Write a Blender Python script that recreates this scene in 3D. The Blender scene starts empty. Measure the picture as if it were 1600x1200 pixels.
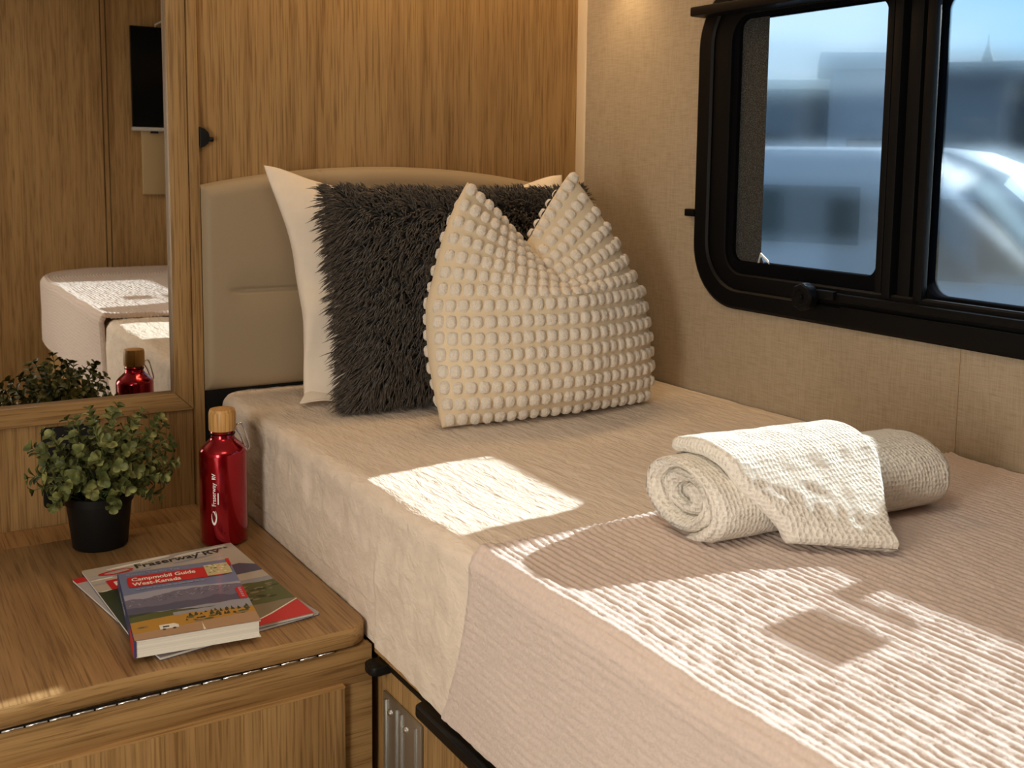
import bpy, bmesh, math, random
from mathutils import Vector, Matrix, noise
random.seed(7)
C = bpy.context.scene.collection
S = bpy.context.scene
PI = math.pi
FLOOR = -0.56

# ------------------------------------------------------------------ camera
cam_d = bpy.data.cameras.new('camera')
cam = bpy.data.objects.new('camera', cam_d)
C.objects.link(cam)
RX = Vector((0.833887, -0.551653, 0.017638))
RY = Vector((0.050441, 0.107991, 0.992871))
RZ = Vector((-0.549626, -0.827053, 0.117878))
m = Matrix.Identity(4)
for i in range(3):
    m[i][0] = RX[i]; m[i][1] = RY[i]; m[i][2] = RZ[i]
m[2][3] = 0.65609
cam.matrix_world = m
cam_d.sensor_width = 36.0
cam_d.lens = 1714.379 * 36.0 / 1600.0
cam_d.shift_x = (800 - 891.836) / 1600.0
cam_d.shift_y = (458.968 - 600) / 1600.0
cam_d.clip_start = 0.02
cam_d.dof.use_dof = True
cam_d.dof.focus_distance = 1.75
cam_d.dof.aperture_fstop = 11.0
S.camera = cam

# ------------------------------------------------------------------ view
S.view_settings.view_transform = 'Standard'
S.view_settings.look = 'None'
S.view_settings.exposure = 0.0
S.view_settings.gamma = 1.0
S.view_settings.use_curve_mapping = False
S.cycles.use_denoising = True
S.cycles.max_bounces = 10
S.cycles.diffuse_bounces = 5
S.cycles.transparent_max_bounces = 16
S.cycles.caustics_reflective = False
S.cycles.caustics_refractive = False
S.cycles.sample_clamp_indirect = 6.0

# ------------------------------------------------------------------ sky
w = bpy.data.worlds.new('sky'); S.world = w; w.use_nodes = True
nt = w.node_tree; nt.nodes.clear()
o_ = nt.nodes.new('ShaderNodeOutputWorld'); bg = nt.nodes.new('ShaderNodeBackground')
tc = nt.nodes.new('ShaderNodeTexCoord'); sp = nt.nodes.new('ShaderNodeSeparateXYZ')
rp = nt.nodes.new('ShaderNodeValToRGB'); nz = nt.nodes.new('ShaderNodeTexNoise')
mp = nt.nodes.new('ShaderNodeMapping'); mx = nt.nodes.new('ShaderNodeMix'); mx.data_type = 'RGBA'
r2 = nt.nodes.new('ShaderNodeValToRGB')
nt.links.new(tc.outputs['Generated'], sp.inputs[0]); nt.links.new(sp.outputs['Z'], rp.inputs[0])
e = rp.color_ramp.elements
e[0].position = 0.0; e[0].color = (0.55, 0.80, 0.95, 1)
e[1].position = 0.30; e[1].color = (0.30, 0.55, 0.90, 1)
mp.inputs['Scale'].default_value = (2.0, 2.0, 9.0)
nt.links.new(tc.outputs['Generated'], mp.inputs[0]); nt.links.new(mp.outputs[0], nz.inputs['Vector'])
nz.inputs['Scale'].default_value = 1.6; nz.inputs['Detail'].default_value = 5
nt.links.new(nz.outputs['Fac'], r2.inputs[0])
r2.color_ramp.elements[0].position = 0.46; r2.color_ramp.elements[0].color = (0, 0, 0, 1)
r2.color_ramp.elements[1].position = 0.62; r2.color_ramp.elements[1].color = (1, 1, 1, 1)
nt.links.new(r2.outputs[0], mx.inputs['Factor']); nt.links.new(rp.outputs[0], mx.inputs[6])
mx.inputs[7].default_value = (0.80, 0.90, 1.0, 1)
nt.links.new(mx.outputs[2], bg.inputs[0]); bg.inputs[1].default_value = 1.15
nt.links.new(bg.outputs[0], o_.inputs[0])

# ------------------------------------------------------------------ sun and lamps
def lamp(name, kind, energy, color, loc, target=None, **kw):
    d = bpy.data.lights.new(name, kind); d.energy = energy; d.color = color
    for k, v in kw.items(): setattr(d, k, v)
    o = bpy.data.objects.new(name, d); C.objects.link(o); o.location = loc
    if target is not None:
        o.rotation_euler = (Vector(target) - Vector(loc)).to_track_quat('-Z', 'Y').to_euler()
    return o
SUN = Vector((1, 0.105, 0.445))
lamp('sun', 'SUN', 47.0, (1.0, 0.97, 0.92), (6, 1.2, 3), Vector((6, 1.2, 3)) - SUN, angle=math.radians(0.7))
WARM = (1.0, 0.66, 0.34)
lamp('headboard_led', 'AREA', 3.6, WARM, (1.05, 2.06, 1.36), (1.05, 2.0, 0), shape='RECTANGLE', size=0.8, size_y=0.06)
lamp('wall_spot', 'SPOT', 2.2, (1.0, 0.70, 0.36), (1.395, 1.97, 1.13), (1.459, 1.97, 0.6), spot_size=1.6, spot_blend=1.0, shadow_soft_size=0.03)
lamp('overhead_fill', 'AREA', 4.2, (1.0, 0.83, 0.64), (0.35, 0.75, 1.40), (0.35, 0.75, 0), shape='DISK', size=0.55)  # unseen area lamp, added to lift the warm ambient light from above
lamp('left_fill', 'AREA', 27.0, (1.0, 0.91, 0.79), (-0.93, 0.30, 0.50), (0.9, 1.6, 0.22), shape='RECTANGLE', size=0.6, size_y=1.0)  # unseen lamp added for soft light from the left; no doorway stands there

# ------------------------------------------------------------------ material helpers
MATS = {}
def newmat(name):
    mt = bpy.data.materials.new(name); mt.use_nodes = True
    nt = mt.node_tree; b = nt.nodes['Principled BSDF']
    MATS[name] = mt
    return mt, nt, b
def N(nt, t, **kw):
    n = nt.nodes.new(t)
    for k, v in kw.items(): setattr(n, k, v)
    return n
def plain(name, col, rough=0.5, metal=0.0, spec=0.5, sheen=0.0, coat=0.0):
    mt, nt, b = newmat(name)
    b.inputs['Base Color'].default_value = (*col, 1); b.inputs['Roughness'].default_value = rough
    b.inputs['Metallic'].default_value = metal; b.inputs['Specular IOR Level'].default_value = spec
    b.inputs['Sheen Weight'].default_value = sheen; b.inputs['Coat Weight'].default_value = coat
    return mt
def coords(nt, scale, kind='Object'):
    tc = N(nt, 'ShaderNodeTexCoord'); mp = N(nt, 'ShaderNodeMapping')
    mp.inputs['Scale'].default_value = scale
    nt.links.new(tc.outputs[kind], mp.inputs[0])
    return mp.outputs[0]
def tex(nt, vec, scale, detail=4, rough=0.55, dist=0.0):
    n = N(nt, 'ShaderNodeTexNoise'); nt.links.new(vec, n.inputs['Vector'])
    n.inputs['Scale'].default_value = scale; n.inputs['Detail'].default_value = detail
    n.inputs['Roughness'].default_value = rough; n.inputs['Distortion'].default_value = dist
    return n.outputs['Fac']
def ramp(nt, fac, stops):
    r = N(nt, 'ShaderNodeValToRGB'); nt.links.new(fac, r.inputs[0])
    el = r.color_ramp.elements
    while len(el) < len(stops): el.new(0.5)
    for q, (p, c) in zip(el, stops):
        q.position = p; q.color = (*c, 1)
    return r.outputs[0]
def mixc(nt, fac, a, b, mode='MIX'):
    x = N(nt, 'ShaderNodeMix', data_type='RGBA', blend_type=mode)
    for sock, val in ((x.inputs['Factor'], fac), (x.inputs[6], a), (x.inputs[7], b)):
        if hasattr(val, 'is_linked'): nt.links.new(val, sock)
        elif isinstance(val, (tuple, list)): sock.default_value = (*val, 1)
        else: sock.default_value = val
    return x.outputs[2]
def bump(nt, b, h, strength, dist):
    n = N(nt, 'ShaderNodeBump'); n.inputs['Strength'].default_value = strength; n.inputs['Distance'].default_value = dist
    nt.links.new(h, n.inputs['Height']); nt.links.new(n.outputs[0], b.inputs['Normal'])
def wood(name, axis, light=(0.385, 0.24, 0.100), dark=(0.265, 0.150, 0.057), rough=0.45, seed=0.0):
    mt, nt, b = newmat(name)
    big = [9.0, 9.0, 9.0]; big[axis] = 0.5
    mid_ = [55.0, 55.0, 55.0]; mid_[axis] = 1.1
    fine = [330.0, 330.0, 330.0]; fine[axis] = 9.0
    v1 = coords(nt, big); v2 = coords(nt, mid_); v3 = coords(nt, fine)
    for n in nt.nodes:
        if n.type == 'MAPPING': n.inputs['Location'].default_value = (seed, seed * 1.7, seed * 0.6)
    n1 = tex(nt, v1, 1.5, 5, 0.6, 1.2); n2 = tex(nt, v2, 1.0, 4, 0.6, 0.5); n3 = tex(nt, v3, 1.0, 2, 0.5, 0.0)
    mid = tuple((a * 1.2 + c * 0.8) / 2 for a, c in zip(light, dark))
    c1 = ramp(nt, n1, [(0.28, dark), (0.44, mid), (0.60, light), (0.78, mid)])
    c2 = ramp(nt, n2, [(0.30, (0.74, 0.70, 0.64)), (0.48, (1.0, 1.0, 1.0)), (0.70, (1.12, 1.12, 1.10))])
    c3 = ramp(nt, n3, [(0.34, (0.56, 0.50, 0.42)), (0.48, (0.97, 0.96, 0.95)), (0.70, (1.10, 1.10, 1.10))])
    col = mixc(nt, 0.8, c1, c2, 'MULTIPLY'); col = mixc(nt, 0.8, col, c3, 'MULTIPLY')
    nt.links.new(col, b.inputs['Base Color']); b.inputs['Roughness'].default_value = rough
    b.inputs['Specular IOR Level'].default_value = 0.3
    bump(nt, b, n3, 0.2, 0.0005)
    return mt
M = {}
M['wood_z'] = wood('oak_vertical', 2)
M['wood_x'] = wood('oak_horizontal', 0, seed=1.3)
M['wood_y'] = wood('oak_lengthwise', 1, (0.37, 0.22, 0.095), (0.245, 0.132, 0.050), seed=2.1)
M['wood_edge'] = wood('oak_edging', 0, (0.46, 0.28, 0.115), (0.34, 0.19, 0.07), seed=3.7)
M['black'] = plain('black_plastic', (0.006, 0.006, 0.006), 0.42, spec=0.2)
M['black_matte'] = plain('black_matte', (0.006, 0.006, 0.006), 0.65, spec=0.2)
M['frame_black'] = plain('black_window_frame', (0.0035, 0.0035, 0.004), 0.5, spec=0.14)
M['sash_black'] = plain('matte_black_sash', (0.005, 0.005, 0.006), 0.8, spec=0.0)
M['rubber'] = plain('black_rubber', (0.02, 0.02, 0.02), 0.7)
M['cream_trim'] = plain('cream_trim', (0.66, 0.54, 0.38), 0.5)
M['alu'] = plain('brushed_aluminium', (0.52, 0.52, 0.50), 0.42, 1.0)
M['steel'] = plain('steel', (0.7, 0.7, 0.7), 0.25, 1.0)
M['mirror'] = plain('mirror_silver', (0.80, 0.80, 0.78), 0.0, 1.0)
M['ceiling'] = plain('ceiling_panel', (0.74, 0.69, 0.60), 0.7)
M['pot'] = plain('black_pot', (0.007, 0.007, 0.007), 0.5, spec=0.2)
M['soil'] = plain('dark_soil', (0.02, 0.014, 0.01), 0.9)
M['stem'] = plain('plant_stem', (0.10, 0.14, 0.04), 0.6)
M['white_print'] = plain('white_print', (0.85, 0.85, 0.83), 0.5)
M['screen'] = plain('dark_screen', (0.003, 0.003, 0.003), 0.3, spec=0.06)
M['silver'] = plain('silver_bezel', (0.45, 0.45, 0.44), 0.4, 0.3)

def fabric(name, col, col2, scale, bs, bd, rough=0.9, sheen=0.15, stretch=(1, 1, 1), detail=4):
    mt, nt, b = newmat(name)
    v = coords(nt, stretch); n = tex(nt, v, scale, detail, 0.6, 0.3)
    c = ramp(nt, n, [(0.3, col2), (0.65, col)])
    nt.links.new(c, b.inputs['Base Color']); b.inputs['Roughness'].default_value = rough
    b.inputs['Specular IOR Level'].default_value = 0.15; b.inputs['Sheen Weight'].default_value = sheen
    bump(nt, b, n, bs, bd)
    return mt
M['sheet'] = fabric('cream_crinkled_cotton', (0.80, 0.69, 0.58), (0.72, 0.615, 0.51), 1.0, 0.9, 0.005, stretch=(110, 26, 40), detail=3)
M['pillow_white'] = fabric('white_cotton', (0.84, 0.75, 0.64), (0.81, 0.72, 0.61), 60, 0.15, 0.002)
M['throw'] = fabric('blush_plush', (0.71, 0.585, 0.52), (0.63, 0.515, 0.455), 220, 0.6, 0.003, sheen=0.35)
M['towel'] = fabric('white_terry', (0.84, 0.78, 0.68), (0.74, 0.67, 0.56), 330, 1.0, 0.004, sheen=0.3)
M['pom'] = fabric('white_tufts', (0.90, 0.83, 0.73), (0.79, 0.72, 0.62), 420, 0.9, 0.003, sheen=0.3)
M['cush_base'] = fabric('cream_linen', (0.76, 0.64, 0.46), (0.70, 0.58, 0.41), 700, 0.3, 0.001)
M['fur_base'] = plain('charcoal_cloth', (0.022, 0.020, 0.018), 0.95)
M['vinyl'] = fabric('taupe_vinyl', (0.36, 0.285, 0.19), (0.34, 0.268, 0.178), 500, 0.10, 0.0008, rough=0.5, sheen=0.0)

def fur_mat():
    mt, nt, b = newmat('charcoal_fur')
    v = coords(nt, (1, 1, 1)); n = tex(nt, v, 160, 2)
    nt.links.new(ramp(nt, n, [(0.3, (0.030, 0.024, 0.019)), (0.7, (0.125, 0.100, 0.078))]), b.inputs['Base Color'])
    b.inputs['Roughness'].default_value = 0.6; b.inputs['Specular IOR Level'].default_value = 0.3
    b.inputs['Sheen Weight'].default_value = 0.2
    return mt
M['fur'] = fur_mat()
def waffle(name, col, col2):
    mt, nt, b = newmat(name)
    v = coords(nt, (1, 1, 1)); vo = N(nt, 'ShaderNodeTexVoronoi'); nt.links.new(v, vo.inputs['Vector'])
    vo.inputs['Scale'].default_value = 175; vo.inputs['Randomness'].default_value = 0.35
    n = tex(nt, v, 500, 3)
    h = N(nt, 'ShaderNodeMath', operation='MULTIPLY_ADD')
    nt.links.new(n, h.inputs[0]); h.inputs[1].default_value = 0.5; nt.links.new(vo.outputs['Distance'], h.inputs[2])
    nt.links.new(ramp(nt, vo.outputs['Distance'], [(0.1, col2), (0.6, col)]), b.inputs['Base Color'])
    b.inputs['Roughness'].default_value = 0.95; b.inputs['Specular IOR Level'].default_value = 0.1; b.inputs['Sheen Weight'].default_value = 0.3
    bump(nt, b, h.outputs[0], 0.9, 0.004)
    return mt
M['waffle'] = waffle('white_waffle_terry', (0.92, 0.88, 0.80), (0.80, 0.75, 0.66))
def linen_wall():
    mt, nt, b = newmat('linen_wallpaper')
    a = tex(nt, coords(nt, (30, 30, 620)), 1.0, 3); c = tex(nt, coords(nt, (620, 620, 26)), 1.0, 3)
    x = N(nt, 'ShaderNodeMath', operation='ADD'); nt.links.new(a, x.inputs[0]); nt.links.new(c, x.inputs[1])
    y = N(nt, 'ShaderNodeMath', operation='MULTIPLY'); nt.links.new(x.outputs[0], y.inputs[0]); y.inputs[1].default_value = 0.5
    nt.links.new(ramp(nt, y.outputs[0], [(0.36, (0.335, 0.27, 0.185)), (0.56, (0.43, 0.355, 0.26))]), b.inputs['Base Color'])
    b.inputs['Roughness'].default_value = 0.75; b.inputs['Specular IOR Level'].default_value = 0.25
    bump(nt, b, y.outputs[0], 0.25, 0.001)
    return mt
M['wallpaper'] = linen_wall()
def speckle():
    mt, nt, b = newmat('speckled_film')
    n = tex(nt, coords(nt, (1, 1, 1)), 700, 2)
    nt.links.new(ramp(nt, n, [(0.5, (0.009, 0.010, 0.010)), (0.68, (0.12, 0.13, 0.13))]), b.inputs['Base Color'])
    b.inputs['Roughness'].default_value = 0.8
    return mt
M['speckle'] = speckle()
def glass():
    mt = bpy.data.materials.new('hazy_acrylic_pane'); mt.use_nodes = True; nt = mt.node_tree; nt.nodes.clear()
    out = N(nt, 'ShaderNodeOutputMaterial'); tr = N(nt, 'ShaderNodeBsdfTransparent'); rf = N(nt, 'ShaderNodeBsdfRefraction')
    tr.inputs[0].default_value = (0.90, 0.97, 1.0, 1); rf.inputs[0].default_value = (0.84, 0.95, 1.0, 1)
    rf.inputs['Roughness'].default_value = 0.24; rf.inputs['IOR'].default_value = 1.12
    mxs = N(nt, 'ShaderNodeMixShader'); mxs.inputs[0].default_value = 0.55
    nt.links.new(tr.outputs[0], mxs.inputs[1]); nt.links.new(rf.outputs[0], mxs.inputs[2]); nt.links.new(mxs.outputs[0], out.inputs[0])
    return mt
M['glass'] = glass()
def leafmat():
    mt, nt, b = newmat('eucalyptus_leaf')
    n = tex(nt, coords(nt, (1, 1, 1)), 38, 2)
    nt.links.new(ramp(nt, n, [(0.30, (0.045, 0.060, 0.018)), (0.50, (0.105, 0.125, 0.038)), (0.66, (0.32, 0.33, 0.12))]), b.inputs['Base Color'])
    b.inputs['Roughness'].default_value = 0.5; b.inputs['Specular IOR Level'].default_value = 0.3
    return mt
M['leaf'] = leafmat()
def bottlemat():
    mt, nt, b = newmat('red_metallic_lacquer')
    b.inputs['Base Color'].default_value = (0.36, 0.002, 0.012, 1); b.inputs['Metallic'].default_value = 0.85
    b.inputs['Roughness'].default_value = 0.20; b.inputs['Coat Weight'].default_value = 0.6; b.inputs['Coat Roughness'].default_value = 0.05
    return mt
M['bottle'] = bottlemat()
M['bamboo'] = wood('bamboo', 2, (0.62, 0.36, 0.13), (0.46, 0.25, 0.08), 0.4, seed=5.0)

# ------------------------------------------------------------------ mesh helpers
def empty(name, loc):
    o = bpy.data.objects.new(name, None); C.objects.link(o); o.location = loc; o.empty_display_size = 0.05
    return o
def obj(name, verts, faces, mats, parent=None, smooth=True, midx=None):
    me = bpy.data.meshes.new(name)
    me.from_pydata([tuple(v) for v in verts], [], faces)
    for q in (mats if isinstance(mats, (list, tuple)) else [mats]): me.materials.append(q)
    if midx: me.polygons.foreach_set('material_index', midx)
    me.polygons.foreach_set('use_smooth', [bool(smooth)] * len(me.polygons))
    me.update()
    o = bpy.data.objects.new(name, me); C.objects.link(o)
    if parent is not None: par(o, parent)
    return o
def par(o, p):
    o.parent = p
    o.matrix_parent_inverse = Matrix.Translation(p.location).inverted()
def tag(o, label, cat, group=None):
    o['label'] = label; o['category'] = cat
    if group: o['group'] = group
    return o
def struct(o, label=None):
    o['kind'] = 'structure'
    if label: o['label'] = label
    return o
def autosmooth(o, ang=40):
    me = o.data
    bm = bmesh.new(); bm.from_mesh(me)
    a = math.radians(ang)
    for e in bm.edges: e.smooth = not (len(e.link_faces) == 2 and e.calc_face_angle(0) > a)
    bm.to_mesh(me); bm.free()
    return o
def bmobj(name, bm, mats, parent=None, smooth=True, ang=40):
    bmesh.ops.recalc_face_normals(bm, faces=bm.faces)
    me = bpy.data.meshes.new(name); bm.to_mesh(me); bm.free()
    for q in (mats if isinstance(mats, (list, tuple)) else [mats]): me.materials.append(q)
    me.polygons.foreach_set('use_smooth', [bool(smooth)] * len(me.polygons))
    o = bpy.data.objects.new(name, me); C.objects.link(o)
    if smooth: autosmooth(o, ang)
    if parent is not None: par(o, parent)
    return o
def addbox(bm, lo, hi, bev=0.0, seg=2):
    vs = [bm.verts.new((lo[0] if i & 1 == 0 else hi[0], lo[1] if i & 2 == 0 else hi[1], lo[2] if i & 4 == 0 else hi[2])) for i in range(8)]
    fs = [bm.faces.new([vs[k] for k in f]) for f in ((0, 2, 3, 1), (4, 5, 7, 6), (0, 1, 5, 4), (2, 6, 7, 3), (0, 4, 6, 2), (1, 3, 7, 5))]
    if bev > 0:
        es = list({e for f in fs for e in f.edges})
        bmesh.ops.bevel(bm, geom=es, offset=bev, segments=seg, profile=0.5, affect='EDGES')
def box(name, lo, hi, mat, parent=None, bev=0.0, seg=2):
    bm = bmesh.new(); addbox(bm, lo, hi, bev, seg)
    return bmobj(name, bm, mat, parent, smooth=bev > 0)
def prism(name, pts, axis, a, b, mat, parent=None, bev=0.0, ang=30):
    """polygon pts (2D) extruded along axis from a to b"""
    bm = bmesh.new()
    def P(p, t):
        return {0: (t, p[0], p[1]), 1: (p[0], t, p[1]), 2: (p[0], p[1], t)}[axis]
    v0 = [bm.verts.new(P(p, a)) for p in pts]; v1 = [bm.verts.new(P(p, b)) for p in pts]
    n = len(pts)
    c0 = bm.faces.new(v0); c1 = bm.faces.new(v1[::-1])
    for i in range(n): bm.faces.new((v0[i], v0[(i + 1) % n], v1[(i + 1) % n], v1[i]))
    if bev: bmesh.ops.bevel(bm, geom=list(c0.edges) + list(c1.edges), offset=bev, segments=2, profile=0.5, affect='EDGES')
    return bmobj(name, bm, mat, parent, True, ang)
def lathe(prof, c, seg=48):
    vs, fs = [], []
    for r, z in prof:
        for k in range(seg):
            t = 2 * PI * k / seg; vs.append((c[0] + r * math.cos(t), c[1] + r * math.sin(t), c[2] + z))
    for i in range(len(prof) - 1):
        for k in range(seg):
            a = i * seg + k; b = i * seg + (k + 1) % seg; fs.append((a, b, b + seg, a + seg))
    fs.append(tuple(range(seg))[::-1]); fs.append(tuple(range((len(prof) - 1) * seg, len(prof) * seg)))
    return vs, fs
def latheobj(name, prof, c, mat, parent=None, seg=48, ang=50):
    o = obj(name, *lathe(prof, c, seg), mat, parent); autosmooth(o, ang); return o
def tube_geo(path, r, seg=8, closed=False, vs=None, fs=None):
    vs = [] if vs is None else vs; fs = [] if fs is None else fs
    path = [Vector(p) for p in path]; n = len(path); base = len(vs)
    rad = r if isinstance(r, (list, tuple)) else [r] * n
    up = Vector((0.12, 0.31, 0.94)).normalized()
    for i, p in enumerate(path):
        a = path[(i - 1) % n] if (closed or i > 0) else p; b = path[(i + 1) % n] if (closed or i < n - 1) else p
        t = (b - a).normalized(); u = t.cross(up)
        if u.length < 1e-3: u = t.cross(Vector((1, 0, 0)))
        u.normalize(); v = t.cross(u)
        for k in range(seg):
            q = 2 * PI * k / seg; vs.append(p + rad[i] * (math.cos(q) * u + math.sin(q) * v))
    for i in range(n if closed else n - 1):
        for k in range(seg):
            a = base + i * seg + k; b = base + i * seg + (k + 1) % seg
            c = base + ((i + 1) % n) * seg + (k + 1) % seg; d = base + ((i + 1) % n) * seg + k
            fs.append((a, b, c, d))
    if not closed:
        fs.append(tuple(base + k for k in range(seg))[::-1]); fs.append(tuple(base + (n - 1) * seg + k for k in range(seg)))
    return vs, fs
def gridobj(name, nu, nv, f, mat, parent=None, wrap_u=False, wrap_v=False, cap=False):
    vs = [f(i / (nu - (0 if wrap_u else 1)), j / (nv - (0 if wrap_v else 1))) for i in range(nu) for j in range(nv)]
    fs = []
    for i in range(nu if wrap_u else nu - 1):
        for j in range(nv if wrap_v else nv - 1):
            i2 = (i + 1) % nu; j2 = (j + 1) % nv
            fs.append((i * nv + j, i2 * nv + j, i2 * nv + j2, i * nv + j2))
    return obj(name, vs, fs, mat, parent)
def rrect(y0, y1, z0, z1, r, k=8):
    pts = []
    for cy, cz, a0 in ((y1 - r, z1 - r, 0), (y0 + r, z1 - r, 90), (y0 + r, z0 + r, 180), (y1 - r, z0 + r, 270)):
        for i in range(k + 1):
            a = math.radians(a0 + 90 * i / k); pts.append((cy + r * math.cos(a), cz + r * math.sin(a)))
    return pts
def ring(name, outer, inner, x0, x1, mat, parent=None, lip=0.0):
    """frame between two rounded outlines in the y-z plane, x0 (room side) to x1"""
    n = len(outer); bm = bmesh.new()
    L = []
    for pts, x in ((outer, x1), (outer, x0 + lip), ([(o[0] * .85 + i[0] * .15, o[1] * .85 + i[1] * .15) for o, i in zip(outer, inner)], x0),
                   ([(o[0] * .1 + i[0] * .9, o[1] * .1 + i[1] * .9) for o, i in zip(outer, inner)], x0), (inner, x0 + lip), (inner, x1)):
        L.append([bm.verts.new((x, p[0], p[1])) for p in pts])
    for a in range(6):
        b = (a + 1) % 6
        for i in range(n):
            j = (i + 1) % n; bm.faces.new((L[a][i], L[a][j], L[b][j], L[b][i]))
    return bmobj(name, bm, mat, parent, True, 25)
def nz3(x, y, z): return noise.noise(Vector((x, y, z)))
def sm(a, b, x):
    t = min(1, max(0, (x - a) / (b - a))); return t * t * (3 - 2 * t)
def lerp(a, b, t): return a + (b - a) * t
_txt = {}
def text_geo(s, bold=0.0, spacing=1.0):
    """unit-height lettering as (verts2d, faces)"""
    d = bpy.data.curves.new('lettering', 'FONT'); d.body = s; d.size = 1.0; d.offset = bold; d.space_character = spacing
    d.resolution_u = 3
    o = bpy.data.objects.new('lettering', d); C.objects.link(o)
    dg = bpy.context.evaluated_depsgraph_get(); dg.update()
    ev = o.evaluated_get(dg); me = ev.to_mesh()
    vs = [(v.co.x, v.co.y) for v in me.vertices]; fs = [tuple(p.vertices) for p in me.polygons]
    ev.to_mesh_clear(); bpy.data.objects.remove(o); bpy.data.curves.remove(d)
    return vs, fs

# ================================================================== SETTING
XW = 1.4593
def b_struct(name, boxes, mat, label=None):
    bm = bmesh.new()
    for lo, hi in boxes: addbox(bm, lo, hi)
    return struct(bmobj(name, bm, mat, None, smooth=False), label)
b_struct('floor', [((-1.05, -1.6, FLOOR - 0.05), (XW + 0.05, 2.34, FLOOR))], wood('floor_vinyl', 1, (0.22, 0.15, 0.09), (0.14, 0.09, 0.05), seed=9))
b_struct('ceiling', [((-1.05, -1.6, 1.42), (XW + 0.05, 2.34, 1.47))], M['ceiling'])
b_struct('wall_back', [((0.5745, 2.178, FLOOR), (XW + 0.05, 2.34, 1.42)), ((-1.05, 2.21, FLOOR), (0.5745, 2.34, 1.42))], M['wood_z'], 'oak veneer panel wall behind the headboard')
b_struct('wall_left', [((-1.05, -1.6, FLOOR), (-1.0, 2.34, 1.42))], M['ceiling'])
b_struct('wall_rear', [((-1.05, -1.65, FLOOR), (XW + 0.05, -1.6, 1.42))], M['wood_z'])
# foot-end wall (seen in the mirror) with its door gaps
b_struct('wall_front', [((0.30, -0.42, FLOOR), (0.885, -0.365, 1.42)), ((0.889, -0.42, FLOOR), (0.905, -0.367, 1.42)), ((0.909, -0.42, FLOOR), (XW, -0.365, 1.42))], M['wood_z'], 'oak wall at the foot of the bed')
box('trim_1', (1.030, -0.364, 0.50), (1.125, -0.340, 0.80), plain('tan_panel', (0.40, 0.29, 0.15), 0.5), None, 0.002)
struct(bpy.data.objects['trim_1'], 'pale panel below the wall screen')
# right wall: four slabs round the window opening
WY0, WY1, WZ0, WZ1 = 0.22, 1.665, 0.432, 0.955
b_struct('wall_right', [((XW, -1.6, FLOOR), (XW + .045, 2.28, WZ0)), ((XW, -1.6, WZ1), (XW + .045, 2.28, 1.42)),
                        ((XW, -1.6, WZ0), (XW + .045, WY0, WZ1)), ((XW, WY1, WZ0), (XW + .045, 2.28, WZ1))], M['wallpaper'], 'linen textured beige wall with the window')
struct(prism('trim_2', [(1.4535, 2.1775), (1.4535, 2.155), (1.456, 2.149), (1.4592, 2.147), (1.4592, 2.1775)], 2, 0.20, 1.42, M['cream_trim'], None, 0), 'cream strip in the corner')
box('trim_3', (1.4580, 1.0815, 0.19), (1.4592, 1.0845, 0.376), plain('panel_joint', (0.40, 0.30, 0.19), 0.6))
struct(bpy.data.objects['trim_3'], 'joint between wall panels below the window')
# mirror wall: shallow boxed panel to the left of the headboard
bm = bmesh.new()
addbox(bm, (-0.99, 2.178, FLOOR), (0.556, 2.2095, 0.166)); addbox(bm, (0.5565, 2.182, FLOOR), (0.5742, 2.209, 1.42)); addbox(bm, (-0.99, 2.203, 0.10), (0.5565, 2.2095, 1.42))
struct(bmobj('wall_inner', bm, M['wood_z'], None, False), 'oak panel wall behind the nightstand')
box('trim_4', (0.5575, 2.163, -0.030), (0.5765, 2.1815, 1.42), M['wood_z'], None, 0.0015)
struct(bpy.data.objects['trim_4'], 'oak edge strip beside the mirror frame')

# ------------------------------------------------------------------ mirror
mir = empty('wall_mirror', (0.1, 2.19, 0.18))
tag(mir, 'tall oak framed mirror on the wall above the nightstand', 'mirror')
FX0, FX1, FZ0, FZ1 = -0.55, 0.5568, 0.163, 1.36
fw = 0.0355
def frame_piece(pts, mat):
    """front outline (x,z); rounded towards the room"""
    return prism('frame', pts, 1, 2.168, 2.2025, mat, mir, 0.0025)
frame_piece([(FX0, FZ0), (FX1, FZ0), (FX1 - fw, FZ0 + fw), (FX0 + fw, FZ0 + fw)], M['wood_x'])
frame_piece([(FX1, FZ0), (FX1, FZ1), (FX1 - fw, FZ1 - fw), (FX1 - fw, FZ0 + fw)], M['wood_z'])
frame_piece([(FX0, FZ1), (FX0, FZ0), (FX0 + fw, FZ0 + fw), (FX0 + fw, FZ1 - fw)], M['wood_z'])
frame_piece([(FX1, FZ1), (FX0, FZ1), (FX0 + fw, FZ1 - fw), (FX1 - fw, FZ1 - fw)], M['wood_x'])
box('glass', (FX0 + fw - .001, 2.1865, FZ0 + fw - .001), (FX1 - fw + .001, 2.1925, FZ1 - fw + .001), M['mirror'], mir)

# ------------------------------------------------------------------ outlet behind the plant
out = empty('power_outlet', (0.335, 2.177, 0.08))
tag(out, 'black outlet plate on the oak wall behind the plant', 'outlet')
prism('plate', [(p[0], p[1]) for p in rrect(0.283, 0.375, 0.006, 0.156, 0.006, 3)], 1, 2.168, 2.1778, M['black_matte'], out, 0.001)
for zc in (0.045, 0.117):
    latheo = prism('socket', [(0.329 + 0.018 * math.cos(t * PI / 10), zc + 0.018 * math.sin(t * PI / 10)) for t in range(20)], 1, 2.1655, 2.170, M['black'], out, 0.0008)

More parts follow.
